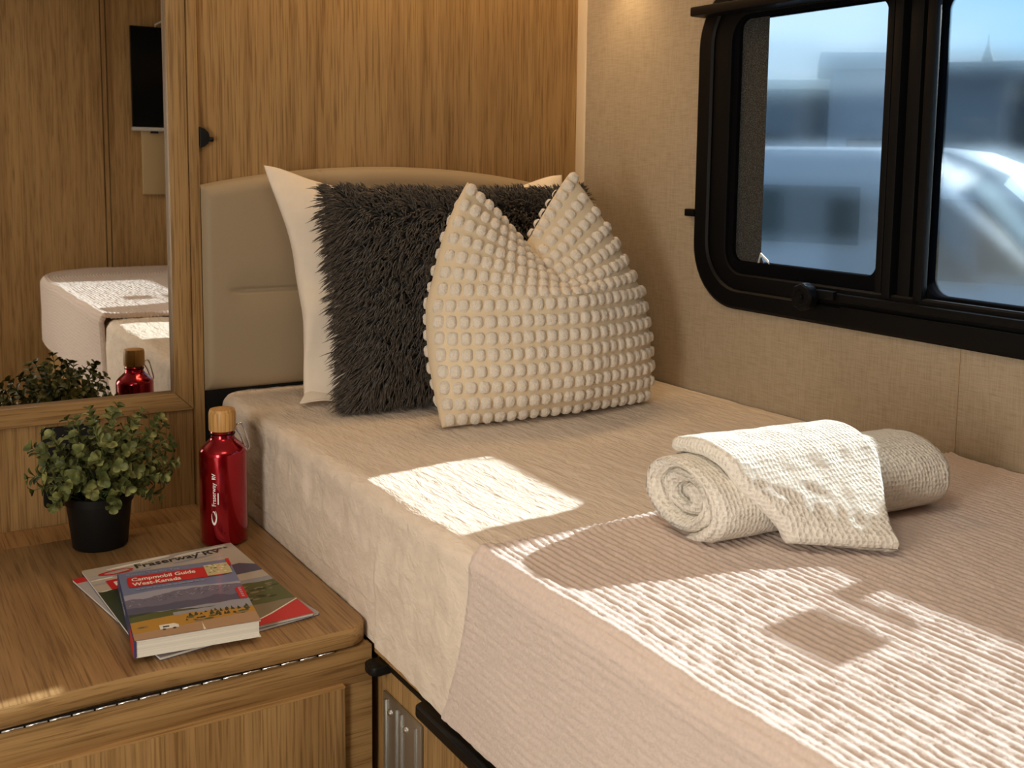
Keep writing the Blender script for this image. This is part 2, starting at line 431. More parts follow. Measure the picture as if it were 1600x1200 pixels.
# ------------------------------------------------------------------ headboard
hb = empty('headboard', (1.02, 2.16, 0.19))
tag(hb, 'padded taupe headboard with arched top on the oak wall', 'headboard')
HX0, HX1 = 0.5768, 1.4530
def htop(x):
    t = (x - 0.975) / 0.40
    return 0.642 - 0.040 * abs(t) ** 2.1
def hfront(a, b):
    x = lerp(HX0, HX1, a); zt = htop(x); z = lerp(0.1965, zt, b)
    dz = min(zt - z, z - 0.1965); dx = min(x - HX0, HX1 - x)
    y = 2.148
    d = min(dz, dx * 1.5 + 0.004)
    rr = 0.03
    if d < rr: y += rr * (1 - math.sqrt(max(0, 1 - (1 - d / rr) ** 2))) * 0.9
    g = sm(0.615, 0.66, x)
    y += 0.006 * g * math.exp(-((z - 0.396) / 0.004) ** 2) + 0.0045 * g * math.exp(-((z - 0.396) / 0.03) ** 2)
    if z > 0.396: y += 0.004 * math.exp(-((x - 0.816) / 0.003) ** 2)
    y -= 0.004 * math.sin(PI * a) * math.sin(PI * b)
    return (x, y, z)
gridobj('padding', 190, 150, hfront, M['vinyl'], hb)
pts = [(lerp(HX0 + .004, HX1 - .002, i / 30), htop(lerp(HX0 + .004, HX1 - .002, i / 30)) - 0.004) for i in range(31)]
prism('backing', [(HX0 + .004, 0.209), (HX1 - .002, 0.209)] + pts[::-1], 1, 2.162, 2.1775, M['vinyl'], hb)

box('shadow_gap_strip', (0.5775, 2.1645, 0.06), (1.453, 2.1775, 0.2085), M['black_matte'], hb)  # dark strip standing in for the shade between headboard and mattress
# ------------------------------------------------------------------ black swivel knob lamp beside the partition
kl = empty('reading_lamp', (0.586, 2.17, 0.694))
tag(kl, 'small black round lamp on the oak wall above the headboard', 'lamp')
hd = [(0.5768 + 0.0195 * math.cos(math.radians(q)), 0.6935 + 0.0195 * math.sin(math.radians(q))) for q in range(-90, 91, 10)]
prism('wall_mount', hd, 1, 2.160, 2.1778, M['black'], kl, 0.002)
obj('switch_pin', *tube_geo([(0.594, 2.165, 0.690), (0.6035, 2.165, 0.690)], [0.0045, 0.0048], 10), M['black'], kl)

# ================================================================== WINDOW
win = empty('window_1', (XW, 0.95, 0.65)); struct(win, 'black framed camper window in the beige wall')
OUTER = rrect(0.15, 1.732, 0.378, 1.012, 0.125, 10)
MIDO = rrect(0.185, 1.688, 0.416, 0.985, 0.095, 10)
ring('frame', OUTER, MIDO, 1.447, 1.4595, M['frame_black'], win, 0.004)
INO = rrect(0.20, 1.690, 0.414, 0.985, 0.095, 10); INI = rrect(0.235, 1.640, 0.448, 0.945, 0.05, 10)
ring('inner_frame', INO, INI, 1.4530, 1.490, M['frame_black'], win, 0.002)
# sashes
def sash(y0, y1, z0, z1, x0, x1, wl, wr, wb, wt, r):
    o = rrect(y0, y1, z0, z1, 0.012, 10)
    i = rrect(y0 + wl, y1 - wr, z0 + wb, z1 - wt, r, 10)
    return ring('sash', o, i, x0, x1, M['sash_black'], win, 0.002)
sash(1.225, 1.650, 0.436, 0.958, 1.462, 1.492, 0.040, 0.022, 0.036, 0.020, 0.022)
sash(0.225, 1.220, 0.432, 0.958, 1.466, 1.496, 0.025, 0.055, 0.020, 0.020, 0.030)
for (y0, y1, x0, x1, rz) in ((1.158, 1.176, 1.452, 1.4655, 0), (1.186, 1.212, 1.456, 1.490, 0), (1.222, 1.240, 1.450, 1.490, 0), (1.246, 1.260, 1.456, 1.490, 0)):
    box('mullion', (x0, y0, 0.440), (x1, y1, 0.955), M['frame_black'], win, 0.002)
box('glass_pane', (1.474, 1.262, 0.460), (1.480, 1.632, 0.940), M['glass'], win)
box('glass_pane', (1.478, 0.245, 0.448), (1.484, 1.168, 0.942), M['glass'], win)
# speckled privacy strip down the left edge of the opening pane, rounded inner corner
ps = [(1.640, 0.94), (1.640, 0.455), (1.545, 0.455)] + [(1.564 - 0.024 * math.cos(a * PI / 12) + .005, 0.495 - 0.026 * math.sin(a * PI / 12) - 0.006) for a in range(6, -1, -1)] + [(1.556, 0.94)]
ps = [(1.640, 0.94), (1.640, 0.456), (1.520, 0.456), (1.520, 0.462), (1.536, 0.464), (1.547, 0.471), (1.554, 0.482), (1.557, 0.50), (1.557, 0.94)]
prism('privacy_strip', ps, 0, 1.4725, 1.4738, M['speckle'], win)
# lower rail with joint, knob, clip, latch
box('rail', (1.440, 0.24, 0.424), (1.4535, 1.395, 0.438), M['frame_black'], win, 0.002)
box('rail', (1.4455, 0.20, 0.383), (1.4475, 1.325, 0.416), M['frame_black'], win, 0.0006)
def xdisc(name, prof, c, parent, mat, lobes=0):
    vs, fs = [], []; seg = 40
    for r, x in prof:
        for k in range(seg):
            t = 2 * PI * k / seg; rr = r * (1 + (0.045 * math.cos(8 * t) if lobes else 0))
            vs.append((c[0] + x, c[1] + rr * math.cos(t), c[2] + rr * math.sin(t)))
    for i in range(len(prof) - 1):
        for k in range(seg):
            a = i * seg + k; b = i * seg + (k + 1) % seg; fs.append((a, b, b + seg, a + seg))
    fs.append(tuple(range(seg))); fs.append(tuple(range((len(prof) - 1) * seg, len(prof) * seg))[::-1])
    o = obj(name, vs, fs, mat, parent); autosmooth(o, 35); return o
xdisc('knob', [(0.012, 0.03), (0.012, 0.012), (0.021, 0.010), (0.024, 0.006), (0.024, -0.010), (0.021, -0.014), (0.014, -0.014), (0.012, -0.011), (0.005, -0.010), (0.004, -0.013), (0.001, -0.014)], (1.425, 1.388, 0.4275), win, M['frame_black'], 8)
box('knob_arm', (1.432, 1.330, 0.426), (1.445, 1.372, 0.442), M['frame_black'], win, 0.003)
box('clip', (1.444, 1.728, 0.553), (1.4588, 1.757, 0.568), M['frame_black'], win, 0.002)
o = obj('stay_loop', *tube_geo([(1.470, 1.560, 0.470), (1.470, 1.553, 0.490), (1.470, 1.535, 0.478), (1.470, 1.523, 0.466), (1.470, 1.545, 0.465)], 0.0022, 6, True), M['white_print'], win)
box('latch_plate', (1.4665, 0.732, 0.4975), (1.4735, 0.830, 0.5350), M['frame_black'], win, 0.001)
box('latch_bar', (1.4665, 0.734, 0.4730), (1.4735, 0.845, 0.4810), M['frame_black'], win, 0.001)
box('latch_foot', (1.4665, 0.815, 0.434), (1.4735, 0.845, 0.4735), M['frame_black'], win, 0.001)
# blind cassette over the window
bl = box('blind_cassette', (1.413, 0.12, 0.9475), (1.4588, 1.720, 0.966), M['frame_black'], None, 0.003)
tag(bl, 'black blind cassette bar along the top of the window', 'blind')

# ================================================================== BED
FOOT, HEAD = -0.315, 2.162
ML, MR, MT = 0.603, 1.4555, 0.192
def xl(y):
    """left side of the mattress in plan, round at the foot"""
    r = 0.30; t = y - FOOT
    v = ML
    if t < r: v += r - math.sqrt(max(0.0, r * r - (r - t) ** 2))
    t = HEAD - y; r = 0.03
    if t < r: v += r - math.sqrt(max(0.0, r * r - (r - t) ** 2))
    return v
def hem(y):
    return -0.033 + 0.010 * sm(1.30, 1.45, y) + 0.006 * nz3(y * 5, 1.3, 2) + 0.003 * nz3(y * 17, 4, 1) - 0.004
def section(y, s, off, zb, rc=0.028):
    """s in metres along left side upwards, over the shoulder, across the top"""
    X = xl(y) - off; zt = MT + off
    rc = lerp(rc, 0.022, sm(1.5, 2.1, y))
    h = zt - rc - zb; arc = rc * PI / 2
    if s < h:
        return Vector((X, y, zb + s)), Vector((-1, 0, 0))
    if s < h + arc:
        a = (s - h) / rc
        return Vector((X + rc - rc * math.cos(a), y, zt - rc + rc * math.sin(a))), Vector((-math.cos(a), 0, math.sin(a)))
    return Vector((X + rc + (s - h - arc), y, zt)), Vector((0, 0, 1))
mat_ = empty('mattress', (1.03, 0.95, -0.03))
tag(mat_, 'bed mattress in a crinkled cream fitted sheet', 'mattress')
def sheet_f(i, j):
    y = lerp(FOOT, HEAD, j); zb = hem(y); L0 = (MT - zb - 0.028) + 0.028 * PI / 2
    if i < 0.45: s = L0 * i / 0.45
    else: s = L0 + (MR - xl(y) - 0.028) * (i - 0.45) / 0.55
    p, n = section(y, s, 0.0, zb)
    side = 1 - sm(L0 * 0.55, L0 * 1.05, s)
    d = 0.0035 * nz3(p.x * 7, y * 5, 3.1) * (1 - side) + 0.0014 * nz3(p.x * 60, y * 14, 8) + (1 - side) * 0.0011 * nz3(p.x * 120, y * 26, 4)
    # vertical drape waves and bulge on the side
    d += side * (0.004 * nz3(y * 13, p.z * 4, 1.7) + 0.0022 * nz3(y * 48, p.z * 9, 5.5) + 0.006 * math.sin(PI * min(1, max(0, (p.z + .04) / .2))))
    d += side * 0.004 * nz3((y + p.z * 0.8) * 9, p.z * 20, 7.7)
    d -= side * 0.012 * sm(0.02, -0.04, p.z) * (1 - sm(1.40, 1.46, y)) * -0.5
    d *= 1 if y < 1.98 else 0.8
    q = p + n * d
    if y > 1.385 and q.z < 0.03: q.x = max(q.x, 0.6005)
    if y > 1.385: q.x = max(q.x, 0.5995)
    return q
gridobj('fitted_sheet', 260, 420, sheet_f, M['sheet'], mat_)
core = [(xl(lerp(FOOT + .004, HEAD - .004, k / 60)) + 0.012, lerp(FOOT + .004, HEAD - .004, k / 60)) for k in range(61)]
prism('mattress_core', core + [(MR - .003, HEAD - .004), (MR - .003, FOOT + .004)], 2, -0.031, MT - 0.012, M['pillow_white'], mat_, 0.0)

# bed base
bb = empty('bed_base', (1.03, 0.9, FLOOR))
tag(bb, 'oak bed base with black finger rail under the mattress', 'bed base')
def plan(off, y0=FOOT + 0.06, y1=2.14):
    return [(max(xl(lerp(y0, y1, k / 40)) if k < 38 else ML, 0) + off, lerp(y0, y1, k / 40)) for k in range(41)] + [(MR, y1), (MR, y0)]
prism('top_board', plan(0.0035), 2, -0.0460, -0.034, M['wood_edge'], bb, 0.001)
prism('body', plan(0.012), 2, FLOOR + 0.001, -0.0465, M['wood_z'], bb)
BX = 0.6145
box('finger_rail', (0.6045, 0.20, -0.0525), (0.6150, 1.385, -0.0465), M['black'], bb)
def bar(name, y0, y1, z0, z1, x0):
    return prism(name, [(p[0], p[1]) for p in rrect(y0, y1, z0, z1, 0.006, 4)], 0, x0, 0.6144, M['black'], bb, 0.0015)
def lip(y0, y1, x0, z0, z1):
    r = 0.010
    pts = [(0.6144, y1), (0.6144, y0)] + [(x0 + r - r * math.sin(t * PI / 12), y0 + r - r * math.cos(t * PI / 12)) for t in range(7)] + [(x0 + r - r * math.cos(t * PI / 12), y1 - r + r * math.sin(t * PI / 12)) for t in range(7)]
    return prism('handle', pts, 2, z0, z1, M['black'], bb, 0.0015)
lip(1.355, 1.3895, 0.5810, -0.0590, -0.0470)
lip(0.80, 1.2380, 0.5870, -0.0600, -0.0470)
box('front_panel', (0.6085, 1.318, FLOOR + .02), (0.6144, 1.3955, -0.053), M['wood_z'], bb, 0.0006)
box('drawer_front', (0.6075, 0.62, FLOOR + .06), (0.6144, 1.2455, -0.0535), M['wood_z'], bb, 0.0008)
box('front_panel', (0.6085, 1.2475, FLOOR + .02), (0.6144, 1.3165, -0.053), M['wood_z'], bb, 0.0006)
rail = box('table_rail', (0.6035, 1.2490, -0.36), (0.6080, 1.3710, -0.0885), M['alu'], bb, 0.002)
for y in (1.262, 1.306, 1.322, 1.357):
    box('rib', (0.6005, y, -0.355), (0.6040, y + 0.005, -0.097), M['alu'], rail, 0.0008)
for y, z in ((1.2945, -0.113), (1.345, -0.111)):
    xdisc('screw', [(0.006, 0.004), (0.0055, -0.001), (0.003, -0.003), (0.0005, -0.0035)], (0.6028, y, z), rail, M['steel'])
rail['label'] = 'aluminium table rail'

# ribbed throw
def throw_edge(t): return 1.092 + 0.075 * t + 0.006 * nz3(t * 4, 2, 1)
TOFF = 0.0125
thr = empty('throw_blanket', (1.0, 0.3, 0.2))
tag(thr, 'blush ribbed plush throw laid over the foot of the bed', 'blanket')
def throw_pt(s, y0, Lh, zb, thick, lift):
    p, n = section(y0, s, thick, zb, 0.045)
    return p, n
def throw_f(i, j):
    zb = -0.030
    L0 = (MT + TOFF - 0.024 - zb); L1 = L0 + 0.024 * PI / 2
    if i < 0.30: s = L1 * i / 0.30; t = 1 - i / 0.30
    else: s = L1 + (i - 0.30) / 0.70 * (MR - 0.003 - (ML + 0.024) + TOFF); t = 0
    ye = throw_edge(t * t * 0.9 + t * 0.1)
    jj = j
    y = lerp(FOOT - 0.012, ye, jj)
    zbb = zb + 0.010 * nz3(y * 4, 9, 1) - 0.008 * (1 - sm(0.3, 1.1, y)) * 0
    p, n = section(max(y, FOOT + 0.001), s, TOFF, zbb, 0.024)
    p.y = y
    if p.x > MR - 0.002: p.x = MR - 0.002
    # ribs run lengthwise
    ph = s + 0.0018 * nz3(y * 9, s * 6, 0.3) + 0.0012 * nz3(y * 30, s * 20, 4)
    per = 0.0106
    c = abs(math.sin(PI * ph / per))
    top = sm(L0 * 0.93, L1, s)
    amp = lerp(0.0006, 0.0032, top)
    d = amp * (c ** 0.7) * (0.85 + 0.5 * nz3(y * 55, s * 70, 2)) + 0.0018 * nz3(p.x * 6, y * 5, 7) + 0.0008 * nz3(y * 130, s * 130, 9)
    # rolled border at the corner and along the hem edge
    d += 0.004 * math.exp(-((s - L1 * 0.965) / 0.012) ** 2)
    e = ye - y
    d += (0.004 * math.exp(-((e - 0.010) / 0.010) ** 2)) * (1 if s > L0 else 0.6)
    if t > 0: d += 0.004 * nz3(y * 7, s * 9, 3) * t
    d -= 0.0115 * sm(0.004, 0.0, e)
    return p + n * d
nu, nv = 600, 190
gridobj('throw_cover', nu, nv, throw_f, M['throw'], thr)

# ================================================================== NIGHTSTAND
ns = empty('nightstand', (0.15, 1.7, FLOOR))
tag(ns, 'oak nightstand cabinet with hinged rounded lid beside the bed', 'nightstand')
def lid_outline():
    pts = [(-0.45, 1.99), (0.5965, 1.99)]
    r = 0.034
    for k in range(9):
        a = math.radians(-90 * k / 8); pts.append((0.5965 - r + r * math.cos(a), 1.398 + r + r * math.sin(a)))
    for k in range(1, 20):
        x = lerp(0.5965 - r, -0.45, k / 20); pts.append((x, 1.398 + 0.009 * math.exp(-((x - 0.27) / 0.12) ** 2) * sm(0.52, 0.40, x)))
    pts.append((-0.45, 1.395))
    return pts
prism('lid', lid_outline()[::-1], 2, -0.0262, 0.0, [M['wood_y']], ns, 0.0012)
# edge banding that follows the front of the lid
lo = lid_outline()[1:-1]
vs, fs = [], []
for k, p in enumerate(lo):
    q0 = lo[max(0, k - 1)]; q1 = lo[min(len(lo) - 1, k + 1)]
    t = Vector((q1[0] - q0[0], q1[1] - q0[1])).normalized(); n = Vector((-t.y, t.x)); n = -n if n.dot(Vector((1, -1)) if k < 10 else Vector((0, -1))) < 0 else n
    for off, z in ((0.0002, -0.0260), (0.0012, -0.0253), (0.0012, -0.0012), (0.0002, -0.0003)): vs.append((p[0] + n.x * off, p[1] + n.y * off, z))
for k in range(len(lo) - 1):
    for q in range(3): fs.append((k * 4 + q, k * 4 + q + 1, k * 4 + q + 5, k * 4 + q + 4))
obj('edge_band', vs, fs, M['wood_x'], ns)
box('deck', (-0.45, 1.402, -0.046), (0.5965, 2.177, -0.0305), M['wood_y'], ns)
# piano hinge: dark leaf, knuckles
box('hinge', (-0.45, 1.3995, -0.0306), (0.540, 1.4025, -0.0264), M['black_matte'], ns)
hg = [o for o in C.objects if o.name.startswith('hinge')][0]
vs, fs = [], []
x = -0.45
while x < 0.537:
    tube_geo([(x, 1.3985, -0.0286), (x + 0.0236, 1.3985, -0.0286)], 0.0015, 8, False, vs, fs); x += 0.0262
obj('knuckles', vs, fs, M['steel'], hg)
box('fascia', (-0.45, 1.4005, -0.0835), (0.6000, 1.4180, -0.0309), M['wood_x'], ns, 0.0008)
box('body', (-0.45, 1.4065, FLOOR + .001), (0.6000, 2.17, -0.0840), M['wood_z'], ns)
dr = box('door', (-0.40, 1.3900, FLOOR + .04), (0.5555, 1.4064, -0.0810), M['wood_z'], ns, 0.0015)
box('stile', (0.5570, 1.4010, FLOOR + .03), (0.6000, 1.4064, -0.0840), M['wood_x'], ns)
box('door_edging', (-0.40, 1.3898, -0.0812), (0.5556, 1.4060, -0.0790), M['wood_edge'], dr)

# ================================================================== PLANT
PX, PY = 0.3365, 1.9335
pl = empty('potted_plant', (PX, PY, 0)); tag(pl, 'bushy green leafy plant in a small black pot on the nightstand', 'plant')
latheobj('pot', [(0.0405, 0.0005), (0.0435, 0.003), (0.0515, 0.078), (0.0545, 0.0785), (0.0550, 0.092), (0.0525, 0.0925), (0.0505, 0.080), (0.0495, 0.074)], (PX, PY, 0), M['pot'], pl)
latheobj('soil', [(0.0496, 0.0735), (0.035, 0.078), (0.004, 0.081)], (PX, PY, 0), M['soil'], pl, 24)
lv, lf, sv, sf = [], [], [], []
def leaf(p, d, up, L, wd):
    """round cupped leaf: base at p, pointing along d"""
    d = d.normalized(); s = d.cross(up).normalized(); n = s.cross(d).normalized()
    b = len(lv)
    rows = ((0.0, 0.10, 0.0), (0.22, 0.62, 0.02), (0.50, 1.0, 0.05), (0.76, 0.86, 0.04), (0.94, 0.45, 0.0), (1.0, 0.06, -0.03))
    for t, ww, h in rows:
        for q in (-1, -0.5, 0, 0.5, 1):
            lv.append(p + d * (t * L) + s * (q * ww * wd * 0.5) + n * (h * L + abs(q) ** 2 * 0.16 * wd * ww))
    for i in range(5):
        for q in range(4):
            a = b + i * 5 + q; lf.append((a, a + 1, a + 6, a + 5))
rnd = random.Random(11)
cen = Vector((PX + 0.012, PY - 0.012, 0.140))
for k in range(74):
    # directions over a flattened dome
    z = 1 - 1.55 * (k + 0.5) / 74; a = k * 2.39996
    rr = math.sqrt(max(0, 1 - z * z))
    d = Vector((rr * math.cos(a), rr * math.sin(a), z))
    sc = rnd.uniform(0.80, 1.10)
    tip = cen + Vector((d.x * 0.112, d.y * 0.100, d.z * 0.094 if d.z > 0 else d.z * 0.095)) * sc
    if tip.y > 2.135: tip.y = 2.135
    if tip.z < 0.055: tip.z = 0.055
    root = Vector((PX + rnd.uniform(-.03, .03), PY + rnd.uniform(-.03, .03), 0.078))
    mid = (root + tip) / 2 + Vector((d.x * 0.012, d.y * 0.012, 0.030))
    path = [root.lerp(mid, t) .lerp(mid.lerp(tip, t), t) for t in (0, .2, .4, .6, .8, 1)]
    tube_geo(path, [0.0014, 0.0013, 0.0012, 0.0011, 0.0010, 0.0008], 5, False, sv, sf)
    npair = rnd.randint(5, 7)
    for q in range(npair):
        t = 0.42 + 0.58 * q / (npair - 1)
        p = root.lerp(mid, t).lerp(mid.lerp(tip, t), t)
        ax = (mid.lerp(tip, t) - root.lerp(mid, t)).normalized()
        u = ax.cross(Vector((rnd.uniform(-1, 1), rnd.uniform(-1, 1), rnd.uniform(-.3, .3)))).normalized()
        L = rnd.uniform(0.0125, 0.0185) * (1 if q < npair - 1 else 0.85)
        cnt = 2 if q < npair - 1 else 3
        for s in range(cnt):
            uu = Matrix.Rotation(2 * PI * s / cnt, 3, ax) @ u
            dd = uu * 0.85 + ax * rnd.uniform(0.25, 0.7)
            if (p + dd.normalized() * L).y > 2.15: continue
            if (p + dd.normalized() * L).z < 0.035: continue
            leaf(p, dd, ax, L, L * rnd.uniform(0.85, 1.02))
obj('foliage', lv, lf, M['leaf'], pl); obj('stems', sv, sf, M['stem'], pl)

# ================================================================== BOTTLE
BC = (0.521, 1.849)
bo = empty('water_bottle', (BC[0], BC[1], 0)); tag(bo, 'red metal water bottle with a bamboo lid beside the plant', 'bottle')
R0 = 0.0395
prof = [(0.001, 0.004), (0.030, 0.004), (0.034, 0.0005), (0.0375, 0.002), (R0, 0.007), (R0, 0.156)]
for k in range(1, 9):
    t = k / 8; prof.append((lerp(R0, 0.0205, t) + 0.004 * math.sin(PI * t) * (1 - t) * 1.6, 0.156 + 0.0255 * t))
prof += [(0.0195, 0.1835), (0.0192, 0.1975), (0.0185, 0.198)]
latheobj('body', prof, (BC[0], BC[1], 0), M['bottle'], bo, 64, 60)
latheobj('cap', [(0.019, 0.1955), (0.0218, 0.1955), (0.0224, 0.198), (0.0224, 0.225), (0.0205, 0.2315), (0.016, 0.2325), (0.001, 0.2325)], (BC[0], BC[1], 0), M['bamboo'], bo, 48)
cv = Vector((-BC[0], -BC[1], 0)).normalized(); rt = Vector((-cv.y, cv.x, 0))
ctr = Vector((BC[0], BC[1], 0))
loop = [Vector((0.0215, 0, 0.203)), Vector((0.0290, 0, 0.2085)), Vector((0.0345, 0, 0.203)), Vector((0.0395, 0, 0.185)), Vector((0.0435, 0, 0.168)), Vector((0.0405, 0, 0.161)), Vector((0.0370, 0, 0.166)), Vector((0.030, 0, 0.186))]
loop = [ctr + rt * q.x - cv * 0.002 + Vector((0, 0, q.z - 0.004)) for q in loop]
fine = []
for k in range(len(loop)):
    for t in (0, .25, .5, .75):
        a, b, c, d = loop[k - 1], loop[k], loop[(k + 1) % len(loop)], loop[(k + 2) % len(loop)]
        fine.append(0.5 * ((2 * b) + (c - a) * t + (2 * a - 5 * b + 4 * c - d) * t * t + (3 * b - a - 3 * c + d) * t ** 3))
cr = obj('carabiner', *tube_geo(fine, 0.0016, 8, True), M['steel'], bo)
tv, tf = [], []
for k in range(17):
    a = 2 * PI * k / 16; tv.append(0)
latheobj('neck_ring', [(0.0196, 0.1885), (0.0208, 0.1885), (0.0210, 0.1905), (0.0196, 0.1910)], (BC[0], BC[1], 0), M['black'], bo, 32)
def wrap(pts2, fs, name, ang0, z0, sc):
    """lettering read upwards, wrapped round the bottle; ang0 = baseline, measured to the right from the line to the viewer"""
    vs = []
    for x, y in pts2:
        a = ang0 - (y * sc) / R0
        d = cv * math.cos(a) + rt * math.sin(a); p = ctr + d * (R0 + 0.00035); vs.append((p.x, p.y, z0 + x * sc))
    return obj(name, vs, fs, M['white_print'], bo, smooth=False)
def A(px): return math.asin(max(-1, min(1, px / 38.5)))
g = text_geo('Fraserway', 0.012); wrap(*g, 'lettering', A(-12.5), 0.0725, 0.0098)
g = text_geo('RV', 0.035); wrap(*g, 'lettering', A(-12.5), 0.1185, 0.0086)
g = text_geo('. . . . . . . . . .', 0.05, 0.7)
wrap(*g, 'lettering', A(-8.3), 0.076, 0.0100)
# oval swoosh emblem below the lettering
sw, swf = [], []
def crescent(cx, cy, rx, ry, a0, a1, t0, t1, n=22):
    b = len(sw)
    for k in range(n + 1):
        t = k / n; a = math.radians(lerp(a0, a1, t)); th = lerp(t0, t1, math.sin(PI * t))
        sw.append((cx + rx * math.cos(a), cy + ry * math.sin(a))); sw.append((cx + (rx - th) * math.cos(a), cy + (ry - th * 0.6) * math.sin(a)))
    for k in range(n): swf.append((b + 2 * k, b + 2 * k + 2, b + 2 * k + 3, b + 2 * k + 1))
crescent(0.0, 0.0, 0.0135, 0.0048, 60, 330, 0.0005, 0.0045)
crescent(0.003, 0.0005, 0.008, 0.003, 250, 400, 0.0003, 0.0028)
wrap(sw, swf, 'emblem', A(-15.5), 0.0535, 1.0)

# ================================================================== BOOKS
def paper(name, col, r=0.5): 
    return plain(name, col, r, 0, 0.4, 0, 0.15)
P = dict(sky=paper('print_sky', (0.17, 0.20, 0.34)), sky2=paper('print_sky_pale', (0.36, 0.36, 0.46)), mount=paper('print_mountain', (0.16, 0.15, 0.22)), mount2=paper('print_mountain_dark', (0.09, 0.09, 0.15)),
         lake=paper('print_lake', (0.30, 0.31, 0.36)), green=paper('print_green', (0.09, 0.10, 0.03)), dgreen=paper('print_dark_green', (0.035, 0.045, 0.018)), yellow=paper('print_yellow', (0.46, 0.24, 0.035)),
         road=paper('print_road', (0.42, 0.26, 0.15)), red=paper('print_red', (0.55, 0.018, 0.022)), white=paper('print_white', (0.80, 0.78, 0.72)), navy=paper('print_navy', (0.035, 0.05, 0.15)),
         map=paper('print_map', (0.55, 0.50, 0.26)), grey=paper('print_grey', (0.48, 0.43, 0.37)), dgrey=paper('print_dark', (0.035, 0.035, 0.035)), ice=paper('print_ice', (0.42, 0.40, 0.42)), gravel=paper('print_gravel', (0.22, 0.18, 0.11)), pages=fabric('page_edges', (0.78, 0.76, 0.68), (0.62, 0.60, 0.53), 1.0, 0.5, 0.0006, stretch=(3, 3, 900)))
class Cover:
    """flat printed shapes in cover coordinates (0..w, 0..h from the lower left), stacked a hair apart"""
    def __init__(s, bl, ang, z, bend=None):
        s.bl = Vector((bl[0], bl[1], 0)); a = math.radians(ang)
        s.ex = Vector((math.cos(a), math.sin(a), 0)); s.ey = Vector((-math.sin(a), math.cos(a), 0)); s.z = z; s.bend = bend
        s.v = []; s.f = []; s.mi = []; s.mats = []; s.k = 0
    def at(s, x, y, dz=0.0):
        p = s.bl + s.ex * x + s.ey * y
        return Vector((p.x, p.y, s.z + dz + (s.bend(x, y) if s.bend else 0)))
    def poly(s, pts, mat, faces=None):
        s.k += 0.000005 if (faces is None and len(pts) <= 12) else 0.00003; b = len(s.v)
        s.v += [s.at(x, y, s.k) for x, y in pts]
        if mat not in s.mats: s.mats.append(mat)
        for f in (faces or [tuple(range(len(pts)))]):
            s.f.append(tuple(b + q for q in f)); s.mi.append(s.mats.index(mat))
    def band(s, xs, lo, hi, mat):
        """strip between two height profiles"""
        pts = [(x, lo(x)) for x in xs] + [(x, hi(x)) for x in xs]; n = len(xs)
        s.poly(pts, mat, [(i, i + 1, n + i + 1, n + i) for i in range(n - 1)])
    def text(s, t, x, y, size, mat, bold=0.0, sp=1.0, sx=1.0):
        g = text_geo(t, bold, sp); s.poly([(x + q[0] * size * sx, y + q[1] * size) for q in g[0]], mat, g[1])
    def build(s, name, parent): return obj(name, s.v, s.f, s.mats, parent, False, s.mi)

# guide book
GW, GH = 0.160, 0.257
def gbend(x, y): return 0.0
ga = -6.8
ra = math.radians(ga); gex = Vector((math.cos(ra), math.sin(ra))); gey = Vector((-math.sin(ra), math.cos(ra)))
gbl = Vector((0.3815, 1.5544)) - gex * GW / 2 - gey * GH / 2
ZB0, ZB1 = 0.0093, 0.0318
bk = empty('guide_book', (0.3815, 1.5544, ZB0)); tag(bk, 'thick travel guide paperback with a mountain cover lying on the magazines', 'book')
cvb = Cover(gbl, ga, ZB1, gbend)
def slab(name, x0, x1, y0, y1, z0, z1, cov, mat, parent, nx=16, curve=True):
    vs, fs = [], []
    for i in range(nx + 1):
        x = lerp(x0, x1, i / nx)
        for y in (y0, y1):
            for zz in (0, 1):
                p = cov.at(x, y); bz = (cov.bend(x, y) if cov.bend else 0)
                vs.append((p.x, p.y, (z0 if zz == 0 else z1) + bz * (1 if zz else 0.0)))
    for i in range(nx):
        a = i * 4; b = a + 4
        fs += [(a, b, b + 1, a + 1), (a + 2, a + 3, b + 3, b + 2), (a + 1, b + 1, b + 3, a + 3), (a, a + 2, b + 2, b)]
    fs += [(0, 1, 3, 2), (nx * 4, nx * 4 + 2, nx * 4 + 3, nx * 4 + 1)]
    return obj(name, vs, fs, mat, parent, False)
slab('pages', 0.002, GW - 0.002, 0.0015, GH - 0.001, ZB0 + 0.0007, ZB1 - 0.0007, cvb, P['pages'], bk)
slab('back_cover', 0, GW, 0, GH, ZB0, ZB0 + 0.0006, cvb, P['white'], bk)
slab('front_cover', 0, GW, 0, GH, ZB1 - 0.0007, ZB1, cvb, P['white'], bk)
sp_ = slab('spine', -0.0012, 0.0018, 0.0, GH, ZB0, ZB1, cvb, P['navy'], bk, 2)
sp2 = slab('spine_band', -0.0016, -0.0011, 0.0, 0.048, ZB0 + .0003, ZB1 - .0003, cvb, P['red'], sp_, 1)
sp2['label'] = 'red band at the foot of the spine'
g = text_geo('West-Kanada', 0.02); vs = []
for x, y in g[0]:
    p = cvb.at(-0.0014, GH - 0.045 - x * 0.016); vs.append((p.x, p.y, ZB0 + 0.007 + y * 0.012))
obj('lettering', vs, g[1], P['white'], sp_, False)
xs = [GW * k / 40 for k in range(41)]
F = lambda t: GH * (1 - t)           # height from fraction below the top edge
c_ = cvb
c_.band(xs, lambda x: F(0.70), lambda x: F(0.0), P['sky'])
c_.band(xs, lambda x: F(0.66), lambda x: F(0.36) + 0.006 * math.sin(x * 30), P['sky2'])
def ridge(x, base, amp, sd):
    return base + amp * (0.55 * nz3(x * 22, sd, 0) + 0.35 * nz3(x * 55, sd, 3) + 0.16 * nz3(x * 140, sd, 7))
